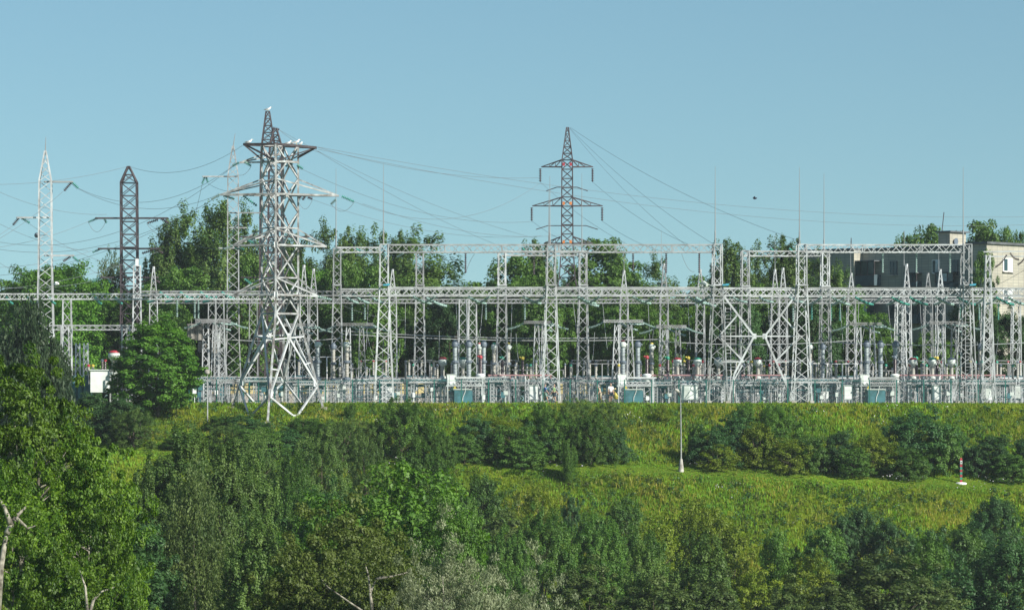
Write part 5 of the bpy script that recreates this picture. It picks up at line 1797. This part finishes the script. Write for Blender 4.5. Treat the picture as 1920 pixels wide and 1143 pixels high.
# red painted rails on racks
for px, wd in ((975, 60), (1275, 80), (1430, 40), (1745, 70), (1845, 40)):
    mb = MB(); A = PR(px - wd, 703, 362.5); B = PR(px + wd, 703, 362.5)
    mb.bar(A, B, 0.12)
    M.setdefault('railred', mat('faded_red_paint', (0.34, 0.18, 0.19), 0.7))
    for t in (0.02, 0.35, 0.65, 0.98):
        p = A.lerp(B, t); mb.bar(p, p - UZ * 0.35, 0.08)
    o = solo(mb, 'red_rail', M['railred'], 'red rail', 'rail', 'faded red rails'); later(o, px, 'faded red rail on posts across the equipment', 'rail', 'faded red rails')
# ladders on gantry columns
for px, row in ((1365, 364), (1375, 372), (1815, 366), (1690, 363)):
    mb = MB(); A = PR(px, 0, row); A.z = ZP; B = PR(px, 575, row)
    for s in (-0.25, 0.25):
        mb.bar(A + RU * s, B + RU * s, 0.06)
    for i in range(28):
        p = A.lerp(B, (i + 0.5) / 28); mb.bar(p - RU * 0.25, p + RU * 0.25, 0.04)
    o = solo(mb, 'ladder', M['steel'], 'x', 'ladder', 'steel ladders'); later(o, px, 'upright steel ladder rising to the beams', 'ladder', 'steel ladders')
# line traps: barrel coils hung under a frame
for px, y0, y1, row in ((359, 607, 636, 369), (373, 607, 638, 369), (379, 640, 660, 373), (399, 640, 662, 373)):
    A = PR(px, y1, row); h = (y1 - y0) / F * row
    mb = MB(); mb.lathe(A, [(0.2, 0), (0.36, 0.04), (0.36, h - 0.08), (0.2, h)], 14)
    for k in range(8):
        a = k * math.pi / 4; mb.bar(A + Vector((0.38 * math.cos(a), 0.38 * math.sin(a), 0)), A + Vector((0.38 * math.cos(a), 0.38 * math.sin(a), h)), 0.05)
    mb.bar(A + UZ * h, A + UZ * (h + 0.6), 0.05)
    M.setdefault('coil', mat('brown_grey_coil', (0.22, 0.21, 0.19), 0.8, 0, 0.3, 4))
    o = solo(mb, 'line_trap', M['coil'], 'x', 'line trap', 'hanging coil barrels'); later(o, px, f"ribbed grey coil barrel hung {'high' if y0 < 620 else 'low'}", 'line trap', 'hanging coil barrels')
# platform over the coils
r = thing('steel_platform', 'dark-edged steel platform on two lattice legs right of the round maple', 'platform', tuple(PR(395, 750, 371)[:2]) + (ZP,))
mb = MB(); truss(mb, PR(366, 602, 371), PR(424, 602, 371), (2.0, 0.3), (2.0, 0.3), 12, 0.1, 0.06, U=RV, V_=UZ, pat='w'); mb.build('deck', M['steel2'], r)
for px in (386, 416):
    mb = MB(); A = PR(px, 0, 371); A.z = ZP; truss(mb, A, PR(px, 604, 371), (0.75, 1.2), (0.5, 0.9), 10, 0.1, 0.06); mb.build('leg', M['steel'], r)

# ---- left corner: transformer
r = thing('power_transformer', 'power transformer with white cabinet and dark teal tanks left of the maple', 'transformer', tuple(PR(175, 750, 358)[:2]) + (ZP,))
mb = MB(); mb.box(PR(188, 715, 358), (1.75, 1.6, 2.0), RU, RV); mb.build('white_housing', M['cabw'], r)
mb = MB(); mb.box(PR(188, 693.5, 358), (1.95, 1.8, 0.1), RU, RV); mb.build('housing_roof', M['cab'], r)
for px in (139, 150, 161):
    mb = MB(); p = PR(px, 745, 359); mb.lathe(p, [(0.25, -0.2), (0.27, 0), (0.27, 1.9), (0.2, 2.05)], 12); mb.build('oil_tank', M['darkteal'], r, True)
mb = MB(); mb.box(PR(150, 735, 361), (2.2, 1.4, 1.5), RU, RV); mb.build('main_tank', M['teal'], r)
for px, c in ((166, 'cap_red'), (174, 'cap_yellow'), (192, 'cap_grey'), (197, 'cap_red')):
    mb = MB(); p = PR(px, 703 if px < 180 else 693, 359)
    mb.lathe(p, post_prof(0.13, 0.75, 0, 5), 9); o = mb.build('bushing', M['porc' if px < 190 else 'dark_ins'], r, True)
    mb = MB(); mb.lathe(p + UZ * 0.75, [(0.1, 0), (0.16, 0.05), (0.16, 0.2), (0.05, 0.26)], 9); mb.build('cap', M[c], o)
r = round_vt('cap_red'); move(r, 214, 357); r.scale = (1.35, 1.35, 1.12); tag(r, 'large round-headed transformer with red lid at the edge of the round maple', 'voltage transformer')
for px in (146, 161):
    mb = MB(); A = PR(px, 0, 364); A.z = ZP; truss(mb, A, PR(px, 643, 364), (0.55, 0.7), (0.36, 0.4), 8, 0.1, 0.055)
    o = solo(mb, 'lattice_stand', M['steel'], 'x', 'stand', 'slim stands left of the maple'); later(o, px, 'slim white lattice stand under a short bar', 'stand', 'slim stands left of the maple')

# ---- low service buildings behind the yard
def service(px0, px1, row, ztop, label, wallm, seed):
    rr = random.Random(seed)
    a_ = PR(px0, 750, row); b_ = PR(px1, 750, row)
    c_ = (a_ + b_) / 2
    r = thing('service_building', label, 'building', (c_.x, c_.y, ZP))
    Ln = (b_ - a_).length
    mb = MB(); mb.box((c_.x, c_.y, ZP + ztop / 2), (Ln, 5, ztop), RU, RV); w_ = mb.build('wall', M[wallm], r)
    mb = MB(); mb.box((c_.x, c_.y, ZP + ztop + 0.09), (Ln + 0.5, 5.5, 0.18), RU, RV); mb.build('roof', M['roofgrey'], r)
    mb = MB(); mb.box((c_.x, c_.y, ZP + 0.45), (Ln + 0.06, 5.06, 0.9), RU, RV); mb.build('plinth', M['conc'], r)
    x = -Ln / 2 + 1.2
    while x < Ln / 2 - 1:
        p = c_ + RU * x - RV * 2.53
        if rr.random() < 0.3:
            mb = MB(); mb.box((p.x, p.y, ZP + 1.0), (0.9, 0.06, 2.0), RU, RV); mb.build('door', M['darkteal'], r)
        else:
            mb = MB(); mb.box((p.x, p.y, ZP + 1.6), (1.1, 0.06, 0.8), RU, RV); f_ = mb.build('window', M['white'], r)
            q_ = p - RV * 0.03; mb = MB(); mb.box((q_.x, q_.y, ZP + 1.6), (0.94, 0.03, 0.64), RU, RV); mb.build('pane', M['glass'], f_)
        x += rr.uniform(2.2, 4.2)
    return r


service(395, 840, 386, 2.35, 'long pale yellow service building behind the big pylon', 'yellowwall', 1)
service(1045, 1160, 386, 2.3, 'short pale yellow service building behind the walkers', 'yellowwall', 2)
service(1360, 1500, 386, 2.2, 'whitish service building behind the braced columns', 'whitewall', 3)
service(1570, 1760, 387, 2.3, 'pale yellow service building below the brick flats', 'yellowwall', 4)

# ---- chain link fence on the crest
fe = thing('mesh_fence', 'thin dark green mesh fence along the grass crest', 'fence', (0, 351.5, ZP))
xs_f = list(range(355, 2000, 51))
wl = MB()
for px in xs_f:
    mb = MB(); A = PR(px, 0, 351.6); A.z = ZP - 0.3; mb.bar(A, A + UZ * 2.45, 0.10); mb.build('fence_post', M['fence'], fe)
for z in (0.25, 0.7, 1.15, 1.6, 2.05):
    A = PR(xs_f[0], 0, 351.6); B = PR(xs_f[-1], 0, 351.6); A.z = B.z = ZP + z
    wl.bar(A, B, 0.014 if z < 2 else 0.04)
A = PR(xs_f[0], 0, 351.6); B = PR(xs_f[-1], 0, 351.6)
for i in range(900):
    p = A.lerp(B, i / 900); p.z = ZP
    wl.bar(p, p + UZ * 2.05, 0.005)
wl.build('wire_mesh', M['fence'], fe)
# gate frame by the pylon
mb = MB()
for px in (468, 485, 500, 515):
    A = PR(px, 0, 352.2); A.z = ZP; mb.bar(A, A + UZ * 1.95, 0.1)
mb.bar(PR(468, 711, 352.2), PR(515, 711, 352.2), 0.09); mb.bar(PR(468, 752, 352.2), PR(515, 752, 352.2), 0.09)
o = solo(mb, 'fence_gate', M['fence'], 'dark green tubular gate frame seen between the big pylon legs', 'gate')

# ------------------------------------------------------------------ flats on the right
AB = R(43)                       # the block stands turned, one long face to the left, one to the right
BU = Vector((math.cos(AB), -math.sin(AB), 0)); BV = Vector((math.sin(AB), math.cos(AB), 0))
YF = 418.0
C0 = P(1850, 750, YF); C0.z = ZP
bl = thing('brick_flats', 'pale brick apartment block with shaded balcony side, sunlit end wall and rooftop penthouse', 'apartment block', tuple(C0))


def onface(px, o_, n):           # point of the picture column on the vertical plane through o_ with normal n
    k = (px - 960) / F
    # (k*Y, Y) . n = o_ . n
    Yv = (o_.x * n.x + o_.y * n.y) / (k * n.x + n.y)
    return Vector((k * Yv, Yv, 0))


def zpx(py, Y):
    return (HY - py) / F * Y


def fbox(name, u0, u1, v0, v1, z0, z1, m, parent=bl):
    mb = MB()
    c = C0 + BU * ((u0 + u1) / 2) + BV * ((v0 + v1) / 2)
    mb.box((c.x, c.y, (z0 + z1) / 2), (u1 - u0, v1 - v0, z1 - z0), BU, BV)
    return mb.build(name, M[m], parent)


ztop = zpx(461, 420)
fbox('wall', -2.5, 0, 0, 24, ZP, ztop + 0.15, 'brick')
fbox('parapet', -2.7, 0.25, -0.25, 24.2, ztop + 0.15, ztop + 0.4, 'roofgrey')
V0 = 3.0                         # the shaded long wall stands 3 m back
fbox('wall', -19.4, -2.5, V0, V0 + 9, ZP, ztop, 'brick')
fbox('parapet', -19.4, -2.7, V0 - 0.25, V0 + 9.2, ztop, ztop + 0.25, 'roofgrey')
fbox('wall', -30, -19.4, V0 - 1.5, V0 + 9, ZP, ztop, 'brick')
fbox('parapet', -30, -19.4, V0 - 1.75, V0 + 9.2, ztop, ztop + 0.25, 'roofgrey')
OL = C0 + BV * V0; nL = -BV
OR_ = C0.copy(); nR = BU


def uv(p):
    q = p - C0
    return q.x * BU.x + q.y * BU.y, q.x * BV.x + q.y * BV.y


# penthouse: its dark face to the left, bright one to the right
pc = onface(1781, OL + BV * 1.5, nL)
pu, pv = uv(pc)
zt1 = zpx(435, pc.y)
fbox('penthouse', pu - 1.6, pu, pv, pv + 3.0, ztop + 0.002, zt1, 'brick')
fbox('penthouse_roof', pu - 1.9, pu + 0.3, pv - 0.3, pv + 3.3, zt1, zt1 + 0.15, 'roofgrey')
mb = MB(); c_ = C0 + BU * (pu + 0.05) + BV * (pv + 0.9); c_.z = zpx(452, pc.y)
mb.tube([c_, c_ + BU * 0.16], [0.08, 0.38], 14); mb.build('satellite_dish', M['cap_grey'], bl)


def window(px0, px1, py0, py1, side, light=False, name='window'):
    o_, n_, U_ = (OL, nL, BU) if side == 'L' else (OR_, nR, BV)
    a_ = onface(px0, o_, n_); b_ = onface(px1, o_, n_)
    Ym = (a_.y + b_.y) / 2
    z0 = zpx(py1, Ym); z1 = zpx(py0, Ym)
    c_ = (a_ + b_) / 2; c_.z = (z0 + z1) / 2
    Wd = (b_ - a_).length
    N_ = n_
    V__ = -N_
    mb = MB(); mb.box(c_ + N_ * 0.02, (Wd, 0.1, z1 - z0), U_, V__); f_ = mb.build(name, M['white' if light else 'roofgrey'], bl)
    g_ = Wd * 0.09
    pw = (Wd - 3 * g_) / 2
    for i in range(2):
        x = -Wd / 2 + g_ + pw / 2 + i * (pw + g_)
        mb = MB(); mb.box(c_ + U_ * x + N_ * 0.08, (pw, 0.03, (z1 - z0) - 0.16), U_, V__); mb.build('pane', M['curtain' if light and i == 1 else 'glass'], f_)
    mb = MB(); mb.box(c_ - UZ * ((z1 - z0) / 2 + 0.06) + N_ * 0.1, (Wd + 0.2, 0.26, 0.1), U_, V__); mb.build('sill', M['conc'], f_)


window(1880, 1898, 484, 509, 'R', True)
window(1880, 1898, 541, 566, 'R', True)
window(1960, 1976, 484, 509, 'R', True)
for x0, x1, y0, y1, lt in ((1669, 1683, 489, 515, 0), (1748, 1762, 487, 512, 1), (1786, 1797, 487, 516, 0), (1669, 1683, 571, 597, 0), (1748, 1762, 571, 595, 0)):
    window(x0, x1, y0, y1, 'L', bool(lt))
# balconies: glazed loggias
for bi, (x0, x1, y0, y1, dep) in enumerate(((1602, 1652, 491, 536, 1.3), (1706, 1728, 513, 538, 1.0), (1602, 1652, 568, 612, 1.3), (1764, 1797, 512, 540, 1.0), (1706, 1730, 566, 606, 1.0))):
    ua, _ = uv(onface(x0, OL, nL)); ub, _ = uv(onface(x1, OL, nL))
    Ym = onface((x0 + x1) / 2, OL, nL).y
    z0, zm, z1 = zpx(y1, Ym), zpx((y0 + y1) / 2 + 2, Ym), zpx(y0, Ym)
    b_ = fbox('balcony', ua, ub, V0 - dep, V0 - 0.02, z0, zm, 'balcpanel')
    fbox('balcony_roof', ua - 0.1, ub + 0.1, V0 - dep - 0.1, V0 - 0.02, z1, z1 + 0.12, 'roofgrey', b_)
    n = max(3, int((ub - ua) / 0.85))
    for i in range(n + 1):
        u_ = ua + (ub - ua) * i / n
        fbox('mullion', u_ - 0.04, u_ + 0.04, V0 - dep, V0 - dep + 0.08, zm, z1, 'rust', b_)
        if i < n:
            fbox('pane', u_ + 0.05, u_ + (ub - ua) / n - 0.05, V0 - dep + 0.03, V0 - dep + 0.05, zm + 0.02, z1 - 0.02, ('curtain', 'glass', 'glass', 'glass')[(i + bi) % 4], b_)
    fbox('rail', ua - 0.03, ub + 0.03, V0 - dep - 0.03, V0 - dep, zm - 0.08, zm + 0.02, 'rust', b_)
for px, yt, lb in ((1695, 433, 0), (1596, 446, 0), (1770, 398, 4)):
    q_ = onface(px, OL + BV * 2, nL)
    mb = MB(); zb_ = ztop if lb == 0 else zt1
    mb.tube([Vector((q_.x - lb * 0.06, q_.y, zb_)), Vector((q_.x, q_.y, zpx(yt, q_.y)))], 0.05, 5); mb.build('antenna', M['rust'], bl)

# ------------------------------------------------------------------ lamp posts and striped post
def z_at(px, Y):
    return H((px - 960) / F * Y, Y)


Y_ = 350 + T4 * 15 - 15.4
b_ = P(1277, 0, Y_); b_.z = H(b_.x, b_.y)
r = thing('lamp_post', 'slim street lamp on the terrace path with a conical concrete foot', 'street lamp', tuple(b_))
mb = MB(); mb.lathe(b_, [(0.25, -0.2), (0.25, 0.05), (0.2, 0.5), (0.13, 1.05), (0.1, 1.12)], 12); mb.build('concrete_foot', M['conc'], r)
top = P(1276, 744, Y_)
mb = MB(); mb.tube([b_ + UZ * 1.1, b_ + UZ * 3.0, top], [0.07, 0.055, 0.045], 8); mb.build('pole', M['rod2'], r)
arm = P(1271, 734, Y_) + Vector((0, -0.3, 0))
mb = MB(); mb.tube([top, top + UZ * 0.15 + Vector((-0.12, -0.1, 0)), arm], 0.045, 6); mb.build('arm', M['rust'], r)
mb = MB(); mb.tube([arm + Vector((0.1, 0, -0.05)), arm + Vector((-0.05, -0.1, 0.1)), arm + Vector((-0.3, -0.3, 0.22))], [0.07, 0.15, 0.06], 8); mb.build('lamp_head', M['conc'], r)
Yl = 341.0
b_ = P(389, 0, Yl); b_.z = H(b_.x, b_.y)
r = thing('lamp_post', 'thin lamp post with pale round globe right of the round maple', 'street lamp', tuple(b_))
top = P(389, 703, Yl)
mb = MB(); mb.tube([b_ - UZ * 0.3, top], [0.07, 0.045], 8); mb.build('pole', M['steel2'], r)
mb = MB(); mb.lathe(P(388, 702, Yl), [(0.05, 0), (0.22, 0.06), (0.26, 0.22), (0.2, 0.38), (0.04, 0.46)], 14); mb.build('globe', M['conc'], r, True)
# flood light on the far left mast
mb = MB(); a_ = P(100, 538, 364); mb.tube([P(92, 540, 365), P(98, 533, 364), P(105, 531, 363.5)], 0.04, 6); mb.tube([P(103, 534, 363.6), P(106, 531, 363.5), P(110, 531.5, 363.4)], [0.1, 0.19, 0.1], 8)
o = solo(mb, 'flood_light', M['cabw'], 'small white flood light fixed to the far left mast', 'flood light')
mb = MB(); mb.tube([P(1314, 532, 358), P(1320, 530, 357.6), P(1326, 534, 357.2)], [0.08, 0.2, 0.15], 8); mb.tube([P(1326, 533, 357.4), P(1340, 537, 357)], 0.05, 5)
o = solo(mb, 'flood_light', M['cab'], 'grey flood light on the third front gantry column', 'flood light')
for px, nm in ((716, 'first'), (1352, 'third'), (1815, 'fifth')):
    mb = MB(); p = PR(px + 8, 534, 355.9); mb.box(p, (0.55, 0.3, 0.14), RU, RV); mb.box(p + RU * 0.2 + UZ * 0.06, (0.3, 0.24, 0.12), RU, RV); mb.bar(p, p + RV * 0.9, 0.07)
    M.setdefault('bluelamp', mat('turquoise_lamp', (0.05, 0.30, 0.42), 0.4))
    solo(mb, 'flood_light', M['bluelamp'], f"turquoise flood light on the {nm} front gantry column", 'flood light', 'turquoise flood lights')

Yb = 350 + T4 * 42.6 - 15.6
b_ = P(1802, 0, Yb); b_.z = H(b_.x, b_.y)
r = thing('border_post', 'red and green striped border post with white base on the terrace path', 'border post', tuple(b_))
mb = MB(); mb.lathe(b_, [(0.5, -0.1), (0.5, 0.03), (0.42, 0.08), (0.12, 0.12)], 16); mb.build('base', M['white'], r)
hh = 2.12
for i in range(9):
    mb = MB(); z0 = 0.1 + i * (hh - 0.1) / 9; z1 = z0 + (hh - 0.1) / 9
    mb.box(b_ + UZ * ((z0 + z1) / 2), (0.2, 0.2, z1 - z0)); mb.build('stripe', M['cap_red' if i % 2 == 0 else 'cap_green'], r)
mb = MB(); c = b_ + UZ * hh
mb.poly([c + Vector((x, y, 0)) for x, y in ((-.125, -.125), (.125, -.125), (.125, .125), (-.125, .125))])
for (x0, y0), (x1, y1) in zip(((-.125, -.125), (.125, -.125), (.125, .125), (-.125, .125)), ((.125, -.125), (.125, .125), (-.125, .125), (-.125, -.125))):
    mb.poly([c + Vector((x0, y0, 0)), c + Vector((x1, y1, 0)), c + UZ * 0.16])
mb.build('pointed_cap', M['cap_red'], r)
mb = MB(); mb.box(b_ + Vector((0, -0.135, 1.86)), (0.19, 0.02, 0.3)); mb.build('emblem_plate', M['cab'], r)
mb = MB(); mb.box(b_ + Vector((0, -0.15, 1.86)), (0.08, 0.015, 0.12)); mb.build('emblem', M['rust'], r)


# ------------------------------------------------------------------ people
def skinned(name, verts, edges, radii, m, parent, off, root=0, sub=2):
    me = bpy.data.meshes.new(name)
    me.from_pydata([Vector(v) for v in verts], edges, [])
    o = bpy.data.objects.new(name, me)
    C.objects.link(o)
    me.materials.append(m)
    sk = o.modifiers.new('skin', 'SKIN'); sk.use_smooth_shade = True
    sv = me.skin_vertices[0].data
    for i, rr in enumerate(radii):
        sv[i].radius = (rr, rr) if not hasattr(rr, '__len__') else rr
        sv[i].use_root = (i == root)
    sm_ = o.modifiers.new('smooth', 'SUBSURF'); sm_.levels = sub; sm_.render_levels = sub
    o.parent = parent
    return o


def person(px, row, facing, label, shirt, shorts, pose, hair='hair', cap=None, z=0.0, sc=1.0):
    p = PR(px, 750, row)
    r = thing('person', label, 'person', (p.x, p.y, ZP + z), 'walkers on the crest')
    r.rotation_euler = (0, 0, facing); r.scale = (sc,) * 3
    b_ = pose.get('bend', 0.0)                # forward bend of the trunk, along -Y
    def up(x, y, z_):                         # bend about the hips
        dz = z_ - 0.95
        return (x, y - math.sin(b_) * dz + (math.cos(b_) - 1) * 0, 0.95 + math.cos(b_) * dz)
    l1, l2 = pose.get('legs', (0.16, -0.16))
    a1, a2 = pose.get('arms', ((-0.10, 1.12, 0.84), (0.10, 1.1, 0.84)))
    v = [(0, 0, 0.95), up(0, 0, 1.12), up(0, 0.01, 1.32), up(0, 0.01, 1.44), up(0, -0.01, 1.54), up(0, -0.03, 1.62), up(0, -0.02, 1.72),
         (-0.10, 0, 0.88), (-0.11, -l1 * 0.55, 0.50), (-0.11, -l1 + 0.02, 0.09), (-0.11, -l1 - 0.13, 0.04),
         (0.10, 0, 0.88), (0.11, -l2 * 0.55 - 0.05, 0.50), (0.11, -l2 + 0.02, 0.09), (0.11, -l2 - 0.13, 0.04),
         up(-0.20, 0.01, 1.40), up(-0.24, a1[0] * 0.5, a1[1]), up(-0.22, a1[0] * 1.6, a1[2]), up(-0.21, a1[0] * 1.9, a1[2] - 0.12),
         up(0.20, 0.01, 1.40), up(0.24, a2[0] * 0.5, a2[1]), up(0.22, a2[0] * 1.6, a2[2]), up(0.21, a2[0] * 1.9, a2[2] - 0.12)]
    e = [(0, 1), (1, 2), (2, 3), (3, 4), (4, 5), (5, 6), (0, 7), (7, 8), (8, 9), (9, 10), (0, 11), (11, 12), (12, 13), (13, 14), (2, 15), (15, 16), (16, 17), (17, 18), (2, 19), (19, 20), (20, 21), (21, 22)]
    rd = [0.13, 0.125, 0.13, 0.06, 0.055, 0.098, 0.088, 0.09, 0.06, 0.042, 0.035, 0.09, 0.06, 0.042, 0.035, 0.055, 0.043, 0.033, 0.036, 0.055, 0.043, 0.033, 0.036]
    skinned('body', v, e, rd, M['skin'], r, None)
    # shirt with short sleeves, shorts, hair, shoes
    sv_ = [up(0, 0, 0.93), v[1], v[2], up(0, 0.01, 1.42), v[15], tuple(Vector(v[15]).lerp(Vector(v[16]), 0.8)), v[19], tuple(Vector(v[19]).lerp(Vector(v[20]), 0.8))]
    skinned('shirt', sv_, [(0, 1), (1, 2), (2, 3), (2, 4), (4, 5), (2, 6), (6, 7)], [(0.17, 0.14), (0.165, 0.135), (0.18, 0.14), 0.08, 0.075, 0.062, 0.075, 0.062], M[shirt], r, None)
    hv = [(0, 0, 0.98), v[7], tuple(Vector(v[7]).lerp(Vector(v[8]), 0.85)), v[11], tuple(Vector(v[11]).lerp(Vector(v[12]), 0.85))]
    skinned('shorts', hv, [(0, 1), (1, 2), (0, 3), (3, 4)], [0.16, 0.125, 0.09, 0.125, 0.09], M[shorts], r, None)
    t_ = Vector(v[6])
    hv = [tuple(t_ + Vector((0, 0.035, 0.015))), tuple(t_ + Vector((0, 0.06, -0.05)))]
    skinned('cap' if cap else 'hair', hv, [(0, 1)], [0.098, 0.085], M[cap or hair], r, None)
    for i in (9, 13):
        a_ = Vector(v[i]) - UZ * 0.03; c = Vector(v[i + 1])
        skinned('shoe', [tuple(a_), tuple((a_ + c) / 2), tuple(c)], [(0, 1), (1, 2)], [0.052, 0.05, 0.045], M['navy'], r, None, sub=1)
    return r


person(1022, 353.6, R(100), 'person in blue shirt and grey-green shorts walking left of the second front column', 'blue', 'greyc', {'legs': (0.28, -0.22), 'arms': ((-0.18, 1.13, 0.9), (0.18, 1.1, 0.86))})
person(1039, 353.9, R(80), 'person in olive shirt and dark shorts walking behind the blue shirted one', 'green_shirt', 'navy', {'legs': (0.2, -0.26), 'arms': ((0.16, 1.12, 0.88), (-0.2, 1.1, 0.86))})
person(1125, 353.6, R(-60), 'person in beige shirt and pink cap stooping behind the grey-green bush', 'tan_shirt', 'tan_shirt', {'bend': 0.45, 'legs': (0.1, -0.1), 'arms': ((-0.25, 1.12, 0.86), (-0.25, 1.1, 0.84))}, cap='pink')
person(1145, 353.3, R(20), 'person in white T-shirt and black shorts standing by the teal breaker tank', 'teashirt', 'navy', {'legs': (0.08, -0.12), 'arms': ((-0.05, 1.12, 0.86), (-0.1, 1.1, 0.84))}, sc=1.05)
mb = MB(); p = PR(1155, 748, 353.3)
mb.tube([p, p + Vector((0, 0, 0.25)), p + Vector((-0.05, 0, 0.5)), p + Vector((-0.12, 0, 0.62))], [0.2, 0.22, 0.13, 0.05], 9)
mb.tube([p + Vector((-0.2, 0, 0.5)), p + Vector((-0.15, 0, 0.85)), p + Vector((-0.02, 0, 0.5))], 0.02, 5)
solo(mb, 'shoulder_bag', M['cap_yellow'], 'bright yellow bag beside the white shirted person', 'bag', smooth=True)


# ------------------------------------------------------------------ gulls and the dark bird
def gull(px, py, Y, rz, label, s=1.0):
    p = P(px, py, Y)
    r = thing('gull', label, 'gull', tuple(p), 'gulls resting on the steelwork')
    skinned('body', [(0, 0, 0.17), (0.13, 0, 0.20), (0.19, 0, 0.29), (0.22, 0, 0.34), (0.28, 0, 0.33), (-0.14, 0, 0.14), (-0.26, 0, 0.11)], [(0, 1), (1, 2), (2, 3), (3, 4), (0, 5), (5, 6)],
            [0.09, 0.08, 0.05, 0.055, 0.012, 0.06, 0.025], M['gullw'], r, None)
    for s_ in (-1, 1):
        skinned('wing', [(0.08, s_ * 0.06, 0.22), (-0.08, s_ * 0.075, 0.20), (-0.33, s_ * 0.03, 0.12)], [(0, 1), (1, 2)], [(0.05, 0.035), (0.06, 0.035), (0.015, 0.012)], M['gullg'], r, None, sub=1)
        mb = MB(); mb.tube([(0.02, s_ * 0.03, 0.1), (0.02, s_ * 0.03, 0.0)], 0.01, 5)
        o = mb.build('leg', M['beak'], None); o.parent = r
    mb = MB(); mb.tube([(0.26, 0, 0.33), (0.34, 0, 0.315)], [0.016, 0.006], 5); o = mb.build('beak', M['beak'], None); o.parent = r
    r.rotation_euler = (0, 0, rz); r.scale = (s,) * 3
    return r


gull(502, 209, 390, 0.2, 'gull perched on the tip of the tallest brown tower', 1.3)
gull(466, 270.5, Y4, 0.1, 'gull on the left end of the big pylon top arm', 1.3)
gull(540, 272, Y4 - 0.3, 0.3, 'leftmost of four gulls on the right half of the top arm', 1.15)
gull(547, 272, Y4 - 0.1, 2.4, 'second of four gulls on the right half of the top arm', 1.0)
gull(555, 271, Y4, 0.4, 'tallest of four gulls on the right half of the top arm', 1.35)
gull(564, 273.5, Y4, 1.2, 'rightmost of four gulls on the right half of the top arm', 1.1)
p = P(1415, 372, 380)
mb = MB(); mb.tube([p + Vector((-0.2, 0, 0.03)), p, p + Vector((0.15, 0, 0.02)), p + Vector((0.24, 0, 0.05))], [0.03, 0.11, 0.08, 0.03], 8)
for s_ in (-1, 1):
    mb.poly([p + Vector((-0.05, 0, 0.05)), p + Vector((0.1, 0, 0.05)), p + Vector((-0.02, s_ * 0.5, 0.2)), p + Vector((-0.14, s_ * 0.35, 0.12))])
solo(mb, 'flying_bird', M['navy'], 'single dark bird flying in the open sky on the right', 'bird')
# small warning plate hung on a wire bundle right of the top of the first pylon arms
finish_labels()

# ------------------------------------------------------------------ summer air
hm = bpy.data.materials.new('summer_haze')
hm.use_nodes = True
hn = hm.node_tree
hn.nodes.remove(hn.nodes['Principled BSDF'])
pv_ = hn.nodes.new('ShaderNodeVolumePrincipled')
pv_.inputs['Color'].default_value = (0.80, 0.92, 1.0, 1)
pv_.inputs['Density'].default_value = 0.00009
hn.links.new(pv_.outputs[0], hn.nodes['Material Output'].inputs['Volume'])
mb = MB()
mb.box((0, 670, 5), (1640, 1500, 64))
o = mb.build('haze', hm)
o['kind'] = 'stuff'
